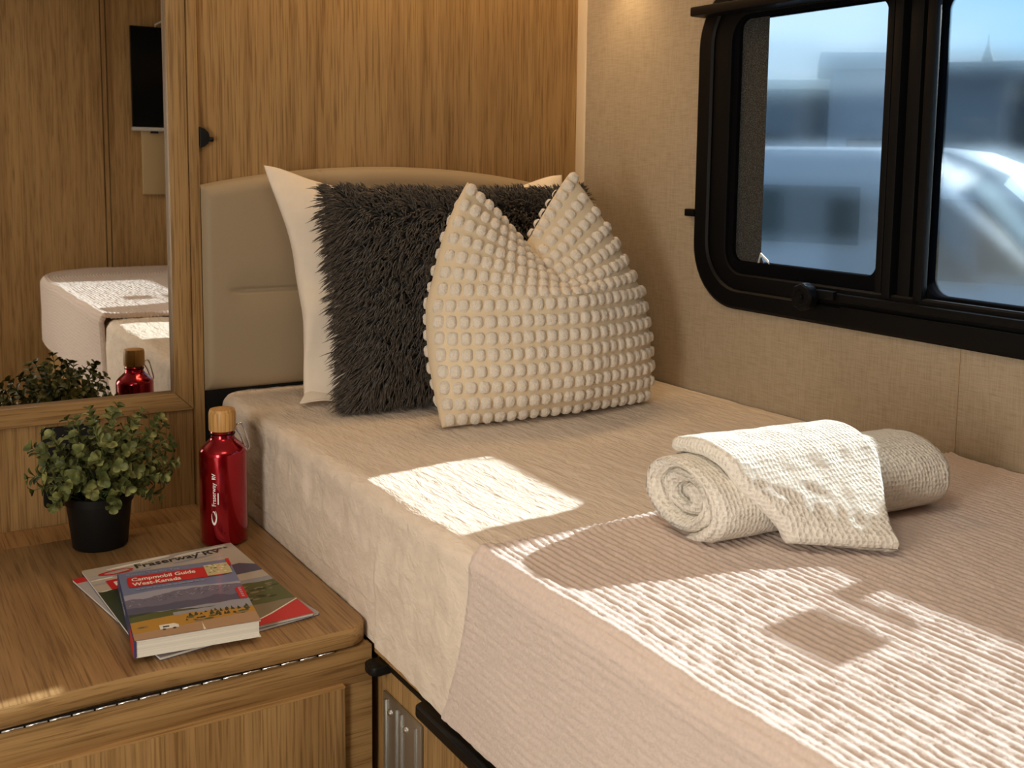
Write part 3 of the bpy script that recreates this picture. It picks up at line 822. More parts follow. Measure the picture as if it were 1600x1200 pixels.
c_.band(xs, lambda x: F(0.72), lambda x: ridge(x, F(0.435) + 0.013 * math.exp(-((x / GW - 0.66) / 0.28) ** 2), 0.016, 2.1), P['mount'])
for k in range(70):
    x = rnd.uniform(0.004, GW - 0.008); top_ = ridge(x, F(0.435) + 0.013 * math.exp(-((x / GW - 0.66) / 0.28) ** 2), 0.016, 2.1)
    y = top_ - rnd.uniform(0.001, 0.022); d = rnd.uniform(0.003, 0.009); sx_ = rnd.choice((-1, 1)) * rnd.uniform(0.002, 0.005)
    c_.poly([(x, y), (x + 0.0016, y - 0.001), (min(GW, x + sx_ + 0.001), y - d), (min(GW, max(0, x + sx_)), y - d)], rnd.choice([P['mount2'], P['sky2'], P['lake'], P['mount2']]))
c_.band(xs, lambda x: F(0.72), lambda x: ridge(x, F(0.55), 0.018, 6.4), P['mount2'])
c_.band(xs, lambda x: F(0.72), lambda x: ridge(x, F(0.66), 0.006, 3.3), P['lake'])
c_.band(xs, lambda x: F(0.80), lambda x: F(0.640 + 0.09 * (x / GW) ** 1.3) + 0.004 * nz3(x * 60, 1, 1) - 0.002, P['dgreen'])
c_.band(xs, lambda x: F(0.80), lambda x: F(0.69 - 0.02 * math.sin(x * 40)) + 0.003 * nz3(x * 90, 3, 1) - 0.006 * sm(.06, .14, x), P['green'])
c_.band(xs[14:], lambda x: F(0.79), lambda x: F(0.705) + 0.001 * nz3(x * 90, 3, 1), P['lake'])
c_.band(xs, lambda x: F(0.93), lambda x: F(0.765 - 0.02 * math.sin(x * 26)) + 0.003 * nz3(x * 70, 8, 1), P['yellow'])
for k in range(46):
    x = rnd.uniform(0.07, 0.155); y = F(0.80) + rnd.uniform(-0.012, 0.008); hgt = rnd.uniform(0.006, 0.014)
    c_.poly([(x - 0.0022, y), (x + 0.0022, y), (x, y + hgt)], P['dgreen'])
for k in range(16):
    x = rnd.uniform(0.01, 0.155); y = F(0.85) + rnd.uniform(-0.008, 0.012); r = rnd.uniform(0.002, 0.005)
    c_.poly([(x + r * 1.6 * math.cos(t * PI / 4), y + r * 0.7 * math.sin(t * PI / 4)) for t in range(8)], rnd.choice([P['green'], P['yellow'], P['gravel']]))
c_.band(xs, lambda x: F(1.0), lambda x: F(0.885 + 0.03 * (1 - x / GW)) + 0.006 * sm(0, GW, x), P['road'])
c_.poly([(0.086, F(1.0) + .001), (0.089, F(1.0) + .001), (0.0875, F(0.90))], P['white'])
vx = 0.034; vy = F(0.925)
c_.poly([(vx, vy + 0.004), (vx + 0.024, vy + 0.004), (vx + 0.024, vy + 0.013), (vx + 0.019, vy + 0.019), (vx, vy + 0.019)], P['white'])
c_.poly([(vx + 0.004, vy + 0.009), (vx + 0.012, vy + 0.009), (vx + 0.012, vy + 0.014), (vx + 0.004, vy + 0.014)], P['dgrey'])
for wx in (vx + 0.005, vx + 0.018): c_.poly([(wx + 0.0025 * math.cos(t * PI / 5), vy + 0.003 + 0.003 * math.sin(t * PI / 5)) for t in range(10)], P['dgrey'])
def rounded(x0, y0, x1, y1, r): return [(p[0], p[1]) for p in rrect(x0, x1, y0, y1, r, 4)]
c_.poly(rounded(0.0095, F(0.255), 0.150, F(0.085), 0.006), P['red'])
c_.text('Campmobil Guide', 0.0155, F(0.160), 0.0185, P['white'], 0.026, 1.0, 0.66)
c_.text('West-Kanada', 0.0155, F(0.236), 0.0185, P['white'], 0.026, 1.0, 0.66)
c_.text('Reisen Tag f\u00fcr Tag', 0.010, F(0.062), 0.010, P['sky2'], 0.0, 1.0)
x = 0.018
while x < 0.112:
    ln = rnd.uniform(0.003, 0.010); c_.poly([(x, F(0.303)), (x + ln, F(0.303)), (x + ln, F(0.292)), (x, F(0.292))], P['sky2']); x += ln + 0.002
c_.poly([(0.120, F(0.245)), (0.156, F(0.245)), (0.156, F(0.065)), (0.120, F(0.065))], P['map'])
for k in range(34):
    x = rnd.uniform(0.122, 0.153); y = F(rnd.uniform(0.075, 0.235)); r = rnd.uniform(0.001, 0.0032)
    c_.poly([(x + r * math.cos(t * PI / 3), y + r * 0.8 * math.sin(t * PI / 3)) for t in range(6)], rnd.choice([P['grey'], P['gravel'], P['white'], P['green']]))
c_.poly([(GW - 0.005, F(0.115)), (GW, F(0.115)), (GW, F(0.0)), (GW - 0.005, F(0.0))], P['red'])
c_.poly(rounded(GW - 0.012, F(0.665), GW - 0.0003, F(0.490), 0.003), P['red'])
for k in range(5): c_.poly([(GW - 0.008, F(0.50 + 0.03 * k)), (GW - 0.004, F(0.50 + 0.03 * k)), (GW - 0.004, F(0.518 + 0.03 * k)), (GW - 0.008, F(0.518 + 0.03 * k))], P['sky2'])
c_.build('cover_print', bk)

# upper magazine
def magazine(name, tl, ang, W, H, z, th):
    a = math.radians(ang); ex = Vector((math.cos(a), math.sin(a))); ey = Vector((-math.sin(a), math.cos(a)))
    bl = Vector(tl) - ey * H
    e_ = empty(name, (bl.x + ex.x * W / 2, bl.y + ey.y * H / 2, z))
    cov = Cover(bl, ang, z + th)
    slab('pages', 0.0005, W - 0.0012, 0.0012, H - 0.0008, z + 0.0003, z + th - 0.0003, cov, P['pages'], e_, 2)
    slab('back_cover', 0, W, 0, H, z, z + 0.0003, cov, P['navy'], e_, 2)
    slab('front_cover', 0, W, 0, H, z + th - 0.0003, z + th, cov, P['grey'], e_, 2)
    return e_, cov
MW, MH = 0.236, 0.352
mg, c_ = magazine('magazine', (0.284, 1.799), 2.6, MW, MH, 0.0044, 0.0038)
tag(mg, 'glossy brochure with clouds and a red corner, directly under the guide book', 'magazine')
xs = [MW * k / 40 for k in range(41)]; F = lambda t: MH * (1 - t)
c_.band(xs, lambda x: F(0.62), lambda x: F(0), P['grey'])
for k in range(30):
    x = rnd.uniform(0, MW * .8); y = F(rnd.uniform(0.02, 0.36)); ln = rnd.uniform(0.02, 0.07); hh = rnd.uniform(0.002, 0.006)
    pts = [(min(MW, max(0, x + ln * math.cos(t * PI / 6))), min(MH - .001, y + hh * math.sin(t * PI / 6) + 0.2 * ln * math.cos(t * PI / 6) * .4)) for t in range(12)]
    c_.poly(pts, rnd.choice([P['ice'], P['white'], P['lake'], P['grey']]))
c_.poly([(0.150, F(0.42)), (0.165, F(0.345)), (0.185, F(0.30)), (0.215, F(0.285)), (0.236, F(0.335)), (0.236, F(0.42))], P['mount2'])
c_.band(xs, lambda x: F(0.75), lambda x: F(0.50) + 0.010 * nz3(x * 16, 2, 2), P['lake'])
c_.band(xs, lambda x: F(0.86), lambda x: F(0.585) + 0.016 * nz3(x * 24, 5, 2) + 0.012 * sm(.14, .22, x), P['green'])
for k in range(60):
    x = rnd.uniform(0.10, MW - .006); y = F(rnd.uniform(0.58, 0.74)); r = rnd.uniform(0.003, 0.008)
    c_.poly([(min(MW, x + r * math.cos(t * PI / 4)), y + r * 0.5 * math.sin(t * PI / 4)) for t in range(8)], rnd.choice([P['dgreen'], P['green'], P['gravel'], P['dgreen']]))
c_.band(xs, lambda x: F(1.0), lambda x: F(0.775) + 0.006 * nz3(x * 30, 7, 2) - 0.01 * sm(.1, .236, x), P['gravel'])
c_.band(xs[:12], lambda x: F(1.0), lambda x: F(0.30) + 0.02 * nz3(x * 40, 3, 2), P['dgreen'])
c_.poly([(MW * 0.52, 0.0002), (MW, 0.0002), (MW, 0.062), (MW * 0.78, 0.030)], P['red'])
c_.poly([(MW * 0.515, 0.0002), (MW * 0.53, 0.0002), (MW * 0.79, 0.031), (MW, 0.063), (MW, 0.066), (MW * 0.78, 0.033)], P['white'])
sw, swf = [], []
crescent(0.046, F(0.10), 0.030, 0.010, 40, 320, 0.001, 0.009); crescent(0.052, F(0.10), 0.017, 0.006, 230, 420, 0.001, 0.006)
c_.poly(sw, P['red'], swf)
c_.text('Fraserway RV', 0.072, F(0.104), 0.0265, P['dgrey'], 0.02, 1.0, 0.92)
for k in range(6): c_.poly([(0.172 + 0.009 * k, F(0.062)), (0.172 + 0.009 * k + 0.006, F(0.062)), (0.172 + 0.009 * k + 0.006, F(0.052)), (0.172 + 0.009 * k, F(0.050))], P['dgrey'])
c_.poly([(0.020, F(0.30)), (0.085, F(0.30)), (0.085, F(0.185)), (0.020, F(0.185))], P['red'])
c_.text('R', 0.028, F(0.262), 0.024, P['white'], 0.03)
c_.build('cover_print', mg)
mg2, c_ = magazine('magazine', (0.2672, 1.7790), 8.2, 0.232, 0.350, 0.0003, 0.0038)
tag(mg2, 'red and white brochure at the bottom, poking out left of the upper brochure', 'magazine')
xs = [0.232 * k / 20 for k in range(21)]; F = lambda t: 0.350 * (1 - t)
c_.band(xs, lambda x: F(1), lambda x: F(0.06), P['ice'])
c_.band(xs, lambda x: F(0.06), lambda x: F(0), P['red'])
c_.build('cover_print', mg2)

# ================================================================== PILLOWS
def pillow_fn(W, H, T, base, top, cx, pinch=0.05, power=0.5, wr=0.0, sd=0.0, skew=0.0):
    """returns f(a,b,side): point on a pillow leaning from base (y,z) to top (y,z)"""
    B = Vector((0, base[0], base[1])); D = Vector((0, top[0] - base[0], top[1] - base[1]))
    n = Vector((0, -D.z, D.y)).normalized()
    if n.y > 0: n = -n
    def f(a, b, side):
        bb = 2 * b - 1
        X = cx + W / 2 * a * (1 - pinch * (1 - bb * bb)) + skew * b
        hh = b + (0.5 - b) * pinch * 1.2 * (1 - a * a)
        th = T / 2 * (max(0, 1 - a * a) ** power) * (max(0, 1 - bb * bb) ** power)
        th *= 1 + wr * nz3(a * 3 + sd, b * 3, side * 2)
        p = B + D * hh + n * (th * side); p.x = X
        if wr: p += n * (0.004 * wr * 6 * nz3(a * 7 + sd, b * 9, 4 + side) * min(1, th / 0.01))
        return p
    return f, n
def closed_pillow(f, nu, nv):
    vs, fs = [], []
    idx = {}
    for side in (1, -1):
        for i in range(nu + 1):
            for j in range(nv + 1):
                edge = i in (0, nu) or j in (0, nv)
                key = (i, j, 0 if edge else side)
                if key not in idx:
                    # ease the parameter so the rim is well sampled
                    a = -math.cos(PI * i / nu); b = 0.5 - 0.5 * math.cos(PI * j / nv)
                    idx[key] = len(vs); vs.append(f(a, b, side))
    for side in (1, -1):
        K = lambda i, j: idx[(i, j, 0 if (i in (0, nu) or j in (0, nv)) else side)]
        for i in range(nu):
            for j in range(nv):
                q = (K(i, j), K(i + 1, j), K(i + 1, j + 1), K(i, j + 1)); fs.append(q if side == 1 else q[::-1])
    return vs, fs
# white pillow
wp = empty('pillow', (1.03, 2.0, 0.19)); tag(wp, 'white cotton pillow standing against the padded headboard', 'pillow')
f0, n0 = pillow_fn(0.66, 0.46, 0.105, (1.972, 0.196), (2.092, 0.630), 1.030, 0.055, 0.42, 0.30, 3.0)
def fw_(a, b, side):
    p = f0(a, b, side)
    p.x += -0.02 * sm(0.6, 1.0, b) * sm(-0.6, -1.0, a) + 0.01 * (1 - b) * sm(-0.6, -1.0, a)
    p.z += 0.012 * sm(0.7, 1.0, b) * sm(-0.75, -1.0, a) - 0.022 * sm(0.75, 1, b) * (1 - sm(0.55, 0.95, abs(a)))
    p.y += 0.006 * sm(-0.8, -1.0, a) * math.sin(b * 14)
    return p
obj('pillowcase', *closed_pillow(fw_, 60, 50), M['pillow_white'], wp)
fl = []
def flapf(i, j):
    a = Vector((0.696, 1.955, 0.2005)); b = Vector((0.735, 2.00, 0.222)); c = Vector((0.775, 1.93, 0.1995))
    p = a.lerp(b, i).lerp(a.lerp(c, i), j)
    p.z += 0.006 * math.sin(i * PI) * (0.5 + 0.5 * math.sin(j * 7)); return p
fo = gridobj('case_flap', 14, 14, flapf, M['pillow_white'], wp)
sdm = fo.modifiers.new('thickness', 'SOLIDIFY'); sdm.thickness = 0.002

# fur pillow
fp = empty('fur_pillow', (1.05, 1.88, 0.19)); tag(fp, 'dark grey shaggy fur pillow between the white pillow and the bumpy cushion', 'pillow')
f1, n1 = pillow_fn(0.575, 0.40, 0.115, (1.860, 0.205), (1.965, 0.597), 1.040, 0.03, 0.40)
obj('cover', *closed_pillow(f1, 40, 34), M['fur_base'], fp)
hv, hf = [], []
rf = random.Random(5)
def normal_at(f, a, b, side):
    e = 0.01
    pu = f(min(.999, a + e), b, side) - f(max(-.999, a - e), b, side); pv = f(a, min(.999, b + e), side) - f(a, max(.001, b - e), side)
    n = pu.cross(pv)
    if n.length < 1e-9: return Vector((0, -1, 0))
    n.normalize(); return n if side == 1 else -n
def strand(p, n, L, r, bendv):
    b = len(hv)
    u = n.cross(Vector((0.3, 0.2, 0.9))).normalized(); v = n.cross(u)
    pr = p
    for k, (t, rr) in enumerate(((0, 0.8), (0.35, 1.0), (0.7, 0.75), (1.0, 0.12))):
        q = p + n * (L * t) + bendv * (L * t * t)
        for m_ in range(3):
            an = 2 * PI * m_ / 3; hv.append(q + (u * math.cos(an) + v * math.sin(an)) * (r * rr))
    for k in range(3):
        for m_ in range(3):
            a = b + k * 3 + m_; c = b + k * 3 + (m_ + 1) % 3; hf.append((a, c, c + 3, a + 3))
    hf.append((b + 9, b + 10, b + 11))
cnt = 0
while cnt < 17000:
    side = 1 if rf.random() < 0.80 else -1
    a = -math.cos(PI * rf.random()) if rf.random() < 0.30 else rf.uniform(-1, 1)
    b = 0.5 - 0.5 * math.cos(PI * rf.random()) if rf.random() < 0.35 else rf.random()
    if side == -1 and abs(a) < 0.75 and 0.2 < b < 0.85: continue
    a = max(-.995, min(.995, a)); b = max(.004, min(.996, b))
    p = f1(a, b, side); n = normal_at(f1, a, b, side)
    out = Vector((sm(0.82, 1.0, abs(a)) * (1 if a > 0 else -1), 0, sm(0.85, 1.0, b) - sm(0.12, 0.0, b) * 0.5))
    n = (n + out * 1.1).normalized()
    cl = Vector((nz3(p.x * 55, p.z * 55, 1), nz3(p.x * 55, p.z * 55, 5) * .4, nz3(p.x * 55, p.z * 55, 9)))
    dirv = (n * 0.75 + cl * 0.65 + Vector((rf.uniform(-.22, .22), rf.uniform(-.15, .15), rf.uniform(-.22, .22))))
    dirv += Vector((-0.42, 0, -0.20 + 0.3 * sm(0.8, 1.0, b)))
    dirv.normalize()
    L = rf.uniform(0.024, 0.037)
    bend = Vector((rf.uniform(-.2, .2) - 0.1, 0, -0.35))
    tipz = p.z + dirv.z * L + bend.z * L
    if tipz < 0.197: 
        bend = Vector((0, -0.15, 0.0)); dirv.z = max(dirv.z, (0.198 - p.z) / L); 
    strand(p, dirv, L, rf.uniform(0.0013, 0.0021), bend); cnt += 1
o = obj('fur', hv, hf, M['fur'], fp)

# bumpy cushion with chopped top
cu = empty('bumpy_cushion', (1.045, 1.66, 0.19)); tag(cu, 'cream cushion covered in white tufted bumps with two pointed ears', 'cushion')
def cush(a, b, side):
    # straight sides below, drawn in to the two ears above
    k = min(1, max(0, (b - 0.50) / 0.50)); k = k * (0.55 + 0.45 * k) if k < 1 else 1
    half = lerp(0.226 + 0.010 * math.sin(PI * min(1, b / 0.6)), 0.112, k)
    X = 1.074 - 0.014 * sm(0.45, 1.0, b) + a * half - 0.012 * (1 - sm(0, .5, b)) * 0
    am = 0.12; g = ((a + 1) / (1 + am) if a < am else (1 - a) / (1 - am)); g = max(0.0, g) ** 1.15            # 1 in the chopped middle, 0 at the ears
    tilt = 0.010 * sm(.3, 1, b) * a
    side_z = 0.418 * b + 0.014 * sm(0.5, 1.0, b)
    if side == 1:
        bl_ = 0.545
        mid_z = 0.418 * b if b < bl_ else 0.2278 + 0.072 * ((b - bl_) / (1 - bl_)) ** 1.5
    else:
        mid_z = 0.300 * b
    z = 0.197 + lerp(side_z, mid_z, g) + tilt
    ea = max(0, 1 - a * a)
    low = (1 - (1 - min(1, b / 0.40)) ** 2.2) ** 0.55
    ears = max(0, 1 - b ** 2.2) ** 0.6
    th_side = 0.088 * (ea ** 0.45) * low * ears
    if side == 1:
        if b < 0.545: th_mid = 0.100 * low
        else: th_mid = 0.100 * (1 - ((b - 0.545) / 0.455)) ** 0.9
        th_mid *= ea ** 0.45
    else:
        th_mid = 0.088 * (ea ** 0.45) * low * max(0, 1 - b ** 4) ** 0.55
    th = lerp(th_side, th_mid, g)
    y = 1.672 + 0.100 * b - side * th * (1.0 if side == 1 else 0.75)
    if side == 1: y += 0.005 * nz3(a * 3, b * 4, 2) * ea
    return Vector((X, y, z))
obj('cover', *closed_pillow(cush, 70, 70), M['cush_base'], cu)
pv, pf = [], []
rb = random.Random(3)
placed = []
def bumpdome(p, n, ta, tb, wa, wb, h):
    b = len(pv); K = 8
    for i in range(K + 1):
        for j in range(K + 1):
            u = 2 * i / K - 1; v = 2 * j / K - 1
            # squircle footprint
            su = u * math.sqrt(1 - 0.36 * v * v); sv_ = v * math.sqrt(1 - 0.36 * u * u)
            hh = h * (max(0, (1 - abs(u) ** 3.2) * (1 - abs(v) ** 3.2)) ** 0.5)
            q = p + ta * (su * wa) + tb * (sv_ * wb) + n * (hh - 0.0012)
            q += Vector((nz3(q.x * 160, q.y * 160, q.z * 160), nz3(q.x * 160 + 9, q.y * 160, q.z * 160), nz3(q.x * 160, q.y * 160 + 5, q.z * 160))) * 0.0011
            pv.append(q)
    for i in range(K):
        for j in range(K):
            a = b + i * (K + 1) + j; pf.append((a, a + K + 1, a + K + 2, a + 1))
NB = 15
for side in (1, -1):
    for r in range(NB):
        # rows follow the cloth, spaced along its height
        b = 0.035 + 0.945 * r / (NB - 1)
        # walk along a by arc length
        a = -0.985; prev = None; acc = 0; step = 0.0220
        n_s = 400; last = cush(a, b, side); dist = step * (0.55 if r % 2 else 0.55)
        for q in range(1, n_s + 1):
            aa = -0.985 + 1.97 * q / n_s; cur = cush(aa, b, side); dist += (cur - last).length; last = cur
            if dist >= step:
                dist = 0
                n = normal_at(cush, aa, b, side); e = 0.004
                ta = (cush(min(.999, aa + e), b, side) - cush(max(-.999, aa - e), b, side)).normalized()
                tb = n.cross(ta).normalized()
                if any((cur - pp).length < 0.0160 for pp in placed): continue
                placed.append(cur)
                if cur.z < 0.2035: continue
                bumpdome(cur, n, ta, tb, 0.0100 * rb.uniform(.92, 1.08), 0.0121 * rb.uniform(.94, 1.06), 0.0092 * rb.uniform(.85, 1.15))
obj('tufts', pv, pf, M['pom'], cu)

# ================================================================== TOWELS
RY, RZ_ = 0.074, 0.0475
TZ = MT + TOFF + 0.0035 + RZ_
def roll_y(x): return lerp(1.012, 0.972, (x - 0.84) / 0.35)
tr = empty('towel_roll', (1.0, 0.99, MT + TOFF)); tag(tr, 'white terry towel rolled up on the blush throw', 'towel')
def rollf():
    turns = 2.45; n = 170; pitch = 1.0 / (turns + 0.55); th = pitch * 0.955
    ring_ = []
    def cl(t): return 2 * PI * turns * t, pitch * (0.53 + turns * t)
    for k in range(n + 1): ang, r = cl(k / n); ring_.append((ang, r + th / 2, 1))
    for k in range(n, -1, -1): ang, r = cl(k / n); ring_.append((ang, max(0.008, r - th / 2), -1))
    X0, X1 = 0.838, 1.200; nx = 60
    vs, fs = [], []
    m_ = len(ring_)
    for i in range(nx + 1):
        t = i / nx; x = lerp(X0, X1, 0.5 - 0.5 * math.cos(PI * t)); d0 = min(x - X0, X1 - x)
        rnd_ = sm(0.010, 0.0, d0)
        for q, (ang, r, s_) in enumerate(ring_):
            a0 = ang + math.radians(258 - 360 * turns)
            rr = r - s_ * rnd_ * th * 0.26
            w_ = 0.05 * nz3(x * 11, math.cos(a0) * 1.6, math.sin(a0) * 1.6 + r * 2) + 0.022 * nz3(x * 60, math.cos(a0) * 7, math.sin(a0) * 7)
            ox = (0.012 * nz3(ang * .5, r * 3, 1) + 0.016 * (0.6 - r)) * (1 if x < 1.0 else -1) * sm(0.05, 0.0, d0)
            zz = (rr + w_) * math.sin(a0) * RZ_; yy = (rr + w_) * math.cos(a0) * RY
            yy += 0.18 * zz * (1 - t)
            if zz < -0.042: zz = -0.042 + (zz + 0.042) * 0.3
            vs.append((x + ox, roll_y(x) + yy, TZ - 0.002 + zz))
    for i in range(nx):
        for q in range(m_):
            a = i * m_ + q; b = i * m_ + (q + 1) % m_; fs.append((a, b, b + m_, a + m_))
    for base in (0, nx * m_):
        for k in range(n):
            a = base + k; b = base + k + 1; c = base + m_ - 1 - (k + 1); d = base + m_ - 1 - k
            fs.append((a, d, c, b) if base == 0 else (a, b, c, d))
    return vs, fs
obj('terry_roll', *rollf(), M['waffle'], tr)
# folded hand towel draped over the roll
ht = empty('hand_towel', (0.97, 0.90, MT + TOFF)); tag(ht, 'folded white waffle hand towel draped over the rolled towel', 'towel')
def drape_mid(u, v):
    """u 0..1 left to right, v 0..1 from the back to the front hem"""
    vb = 0.50; oy = RY + 0.0140; oz = RZ_ + 0.0100
    xb = lerp(0.905, 1.13, u); xt = lerp(0.856, 1.102, u); xf = lerp(0.858, 1.085, u)
    if v < vb:
        t = v / vb; ang = math.radians(lerp(10, 128, t))
        x = lerp(xb, xt, sm(0, 1, t * 2)) if t < 0.5 else lerp(xt, xf, (t * 2 - 1) ** 1.3)
        p = Vector((x, roll_y(x) + oy * math.cos(ang), TZ - 0.002 + oz * math.sin(ang)))
        n = Vector((0, math.cos(ang) / oy, math.sin(ang) / oz)).normalized()
    else:
        t = (v - vb) / (1 - vb); ang = math.radians(128)
        p0 = Vector((xf, roll_y(xf) + oy * math.cos(ang), TZ - 0.002 + oz * math.sin(ang)))
        p1 = Vector((lerp(0.906, 1.006, u), lerp(0.896, 0.812, u), MT + TOFF + 0.0125))
        h1 = p0 + Vector((0.004, -0.021, -0.021)); h2 = p1 + Vector((0.0, lerp(0.006, 0.036, u), lerp(0.030, 0.022, u)))
        p = p0 * (1 - t) ** 3 + h1 * (3 * t * (1 - t) ** 2) + h2 * (3 * t * t * (1 - t)) + p1 * t ** 3
        d = (h1 - p0) * (3 * (1 - t) ** 2) + (h2 - h1) * (6 * t * (1 - t)) + (p1 - h2) * (3 * t * t)
        n = Vector((0, d.z, -d.y)).normalized()
        if n.y > 0: n = -n
    lift = 0.004 * math.exp(-(u / 0.22) ** 2) * math.exp(-((v - 0.45) / 0.20) ** 2)
    return p + n * lift, n
def drape_f(i, j):
    # closed loop round the folded thickness (j) along u; i along v
    v = i
    nl = 0.5
    ang = 2 * PI * j
    # stadium cross-section: u from 0 to 1 on top, back underneath
    if j < 0.5: u = j / 0.5; s = 1
    else: u = 1 - (j - 0.5) / 0.5; s = -1
    ed = min(u, 1 - u) * 0.26
    th = 0.0110 * min(1, math.sqrt(max(0, 1 - (1 - min(1, ed / 0.012)) ** 2)) + 0.02)
    ev = min(v, 1 - v) * 0.30
    th *= min(1, math.sqrt(max(0, 1 - (1 - min(1, ev / 0.012)) ** 2)) + 0.05)
    p, n = drape_mid(u, v)
    d = 0.0018 * nz3(u * 9, v * 14, s)
    q = p + n * (s * th + d)
    q.z = max(q.z, MT + TOFF + 0.0035)
    return q
dt = gridobj('waffle_cloth', 90, 130, drape_f, M['waffle'], ht, False, True)

# ================================================================== TV (seen in the mirror)
tv = empty('wall_screen', (1.25, -0.35, 0.96)); tag(tv, 'black flat television with silver lower edge, seen in the mirror', 'television')
box('screen', (0.992, -0.345, 0.772), (1.452, -0.322, 1.172), M['screen'], tv, 0.002)
box('bezel', (0.990, -0.347, 0.757), (1.452, -0.320, 0.7715), M['silver'], tv, 0.002)
box('wall_bracket', (1.14, -0.3645, 0.86), (1.30, -0.3455, 1.06), M['black'], tv)
obj('antenna_lead', *tube_geo([(1.09, -0.335, 1.172), (1.09, -0.335, 1.182), (1.115, -0.335, 1.197)], 0.003, 6), M['white_print'], tv)
box('status_light', (1.06, -0.334, 0.748), (1.09, -0.324, 0.757), M['black'], tv, 0.001)

# ================================================================== OUTSIDE
GZ = -1.25
gm = fabric('asphalt', (0.055, 0.055, 0.06), (0.04, 0.04, 0.045), 3, 0.2, 0.01)
box('ground', (XW + 0.3, -40, GZ - 0.2), (80, 80, GZ), gm); struct(bpy.data.objects['ground'])
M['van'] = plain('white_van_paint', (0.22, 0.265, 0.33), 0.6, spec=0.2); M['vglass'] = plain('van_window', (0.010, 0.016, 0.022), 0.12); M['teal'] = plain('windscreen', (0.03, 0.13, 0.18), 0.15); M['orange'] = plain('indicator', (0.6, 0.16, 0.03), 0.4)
M['build'] = plain('warehouse_cladding', (0.035, 0.042, 0.05), 0.85, spec=0.1); M['build2'] = plain('pale_cladding', (0.34, 0.38, 0.44), 0.7); M['tree'] = plain('conifer', (0.02, 0.03, 0.027), 0.9); M['roofm'] = plain('pale_roof', (0.55, 0.52, 0.46), 0.7)
class Rig:
    """local frame for a parked vehicle: x along its length, y towards the viewer side is negative"""
    def __init__(s, name, loc, rot):
        s.e = empty(name, loc); s.T = Matrix.Translation(loc) @ Matrix.Rotation(rot, 4, 'Z')
    def place(s, o):
        o.data.transform(s.T); o.data.update(); par(o, s.e); return o
    def pr(s, name, pts, axis, a, b, mat, bev=0.0): return s.place(prism(name, pts, axis, a, b, mat, None, bev))
    def bx(s, name, lo, hi, mat, bev=0.0): return s.place(box(name, lo, hi, mat, None, bev))
    def wheel(s, x, y, r=0.34):
        o = prism('wheel', [(x + r * math.cos(t * PI / 12), r + r * math.sin(t * PI / 12)) for t in range(24)], 1, y, y + 0.2, M['rubber'], None, 0.02); s.place(o)
        h = prism('hub', [(x + r * .55 * math.cos(t * PI / 12), r + r * .55 * math.sin(t * PI / 12)) for t in range(24)], 1, y - 0.01, y + 0.02, M['silver'], None, 0.004); s.place(h)
        par(h, s.e); h.parent = o; h.matrix_parent_inverse = Matrix.Identity(4) if False else o.matrix_parent_inverse @ Matrix.Identity(4)
        h.parent = s.e; h.matrix_parent_inverse = Matrix.Translation(s.e.location).inverted()
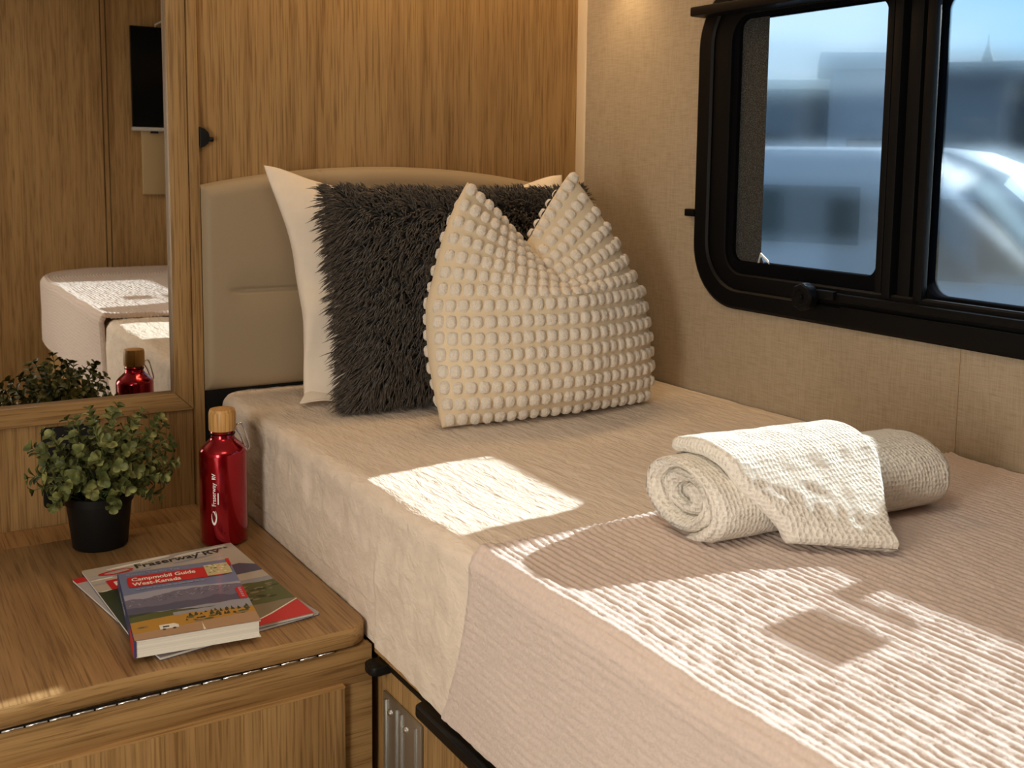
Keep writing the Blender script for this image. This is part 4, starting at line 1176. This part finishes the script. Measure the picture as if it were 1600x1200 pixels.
def van(loc, rot):
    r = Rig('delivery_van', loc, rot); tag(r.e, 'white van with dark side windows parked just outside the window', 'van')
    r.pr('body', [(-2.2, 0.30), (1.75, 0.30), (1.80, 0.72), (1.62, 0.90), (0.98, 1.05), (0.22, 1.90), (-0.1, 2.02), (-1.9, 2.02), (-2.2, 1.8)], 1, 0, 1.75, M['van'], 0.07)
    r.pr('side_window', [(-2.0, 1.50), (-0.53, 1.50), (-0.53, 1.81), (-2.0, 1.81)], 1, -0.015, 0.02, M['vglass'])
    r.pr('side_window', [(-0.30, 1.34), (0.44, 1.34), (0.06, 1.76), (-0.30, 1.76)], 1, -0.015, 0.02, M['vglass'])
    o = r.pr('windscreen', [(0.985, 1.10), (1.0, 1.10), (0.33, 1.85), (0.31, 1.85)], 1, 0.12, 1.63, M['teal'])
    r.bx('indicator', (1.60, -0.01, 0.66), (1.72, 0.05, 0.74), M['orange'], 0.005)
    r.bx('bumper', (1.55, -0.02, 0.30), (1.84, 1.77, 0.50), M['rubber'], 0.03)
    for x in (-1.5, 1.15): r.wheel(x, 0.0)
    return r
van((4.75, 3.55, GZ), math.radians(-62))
def building(name, loc, rot, size, mat, label, roofm, nwin):
    e_ = empty(name, loc); tag(e_, label, 'building'); T = Matrix.Translation(loc) @ Matrix.Rotation(rot, 4, 'Z'); L, D_, H_ = size
    def pl_(o): o.data.transform(T); par(o, e_); return o
    pl_(box('walls', (-L / 2, 0, 0), (L / 2, D_, H_), mat, None, 0.03)); pl_(box('roof', (-L / 2 - .2, -.2, H_), (L / 2 + .2, D_ + .2, H_ + .25), roofm, None, 0.03))
    for k in range(nwin):
        x = -L / 2 + L * (k + 0.5) / nwin; pl_(box('window', (x - min(.5, L * .3), -0.05, H_ * .4), (x + min(.5, L * .3), 0.02, H_ * .7), M['vglass'], None))
building('warehouse', (18.5, 21.0, GZ), math.radians(-45), (9, 3, 3.8), M['build'], 'low dark warehouse far outside, left pane', M['roofm'], 6)
building('storage_shed', (12.75, 11.25, GZ), math.radians(-45), (1.15, 1.6, 3.35), M['build2'], 'pale tall shed beyond the white van, left pane', M['build2'], 1)
building('office_block', (33, 20.5, GZ), math.radians(-58), (15, 3, 5.2), M['build'], 'long grey building far outside, right pane', M['build'], 8)
def tree(loc, h, lab):
    e_ = empty('conifer_tree', loc); tag(e_, lab, 'tree')
    vs, fs = tube_geo([Vector(loc), Vector(loc) + Vector((0, 0, h * .3))], [h * .03, h * .025], 8); obj('trunk', vs, fs, M['gravel'] if 'gravel' in M else P['gravel'], e_)
    prof = []
    for k in range(10):
        t = k / 9; prof += [(h * 0.24 * (1 - t) + 0.04, h * (0.12 + 0.86 * t)), (h * 0.13 * (1 - t) + 0.03, h * (0.12 + 0.86 * t) + h * .045)]
    latheobj('crown', prof, loc, M['tree'], e_, 12)
tree((40.4, 29.5, GZ), 7.4, 'dark conifer rising behind the long grey building far outside')
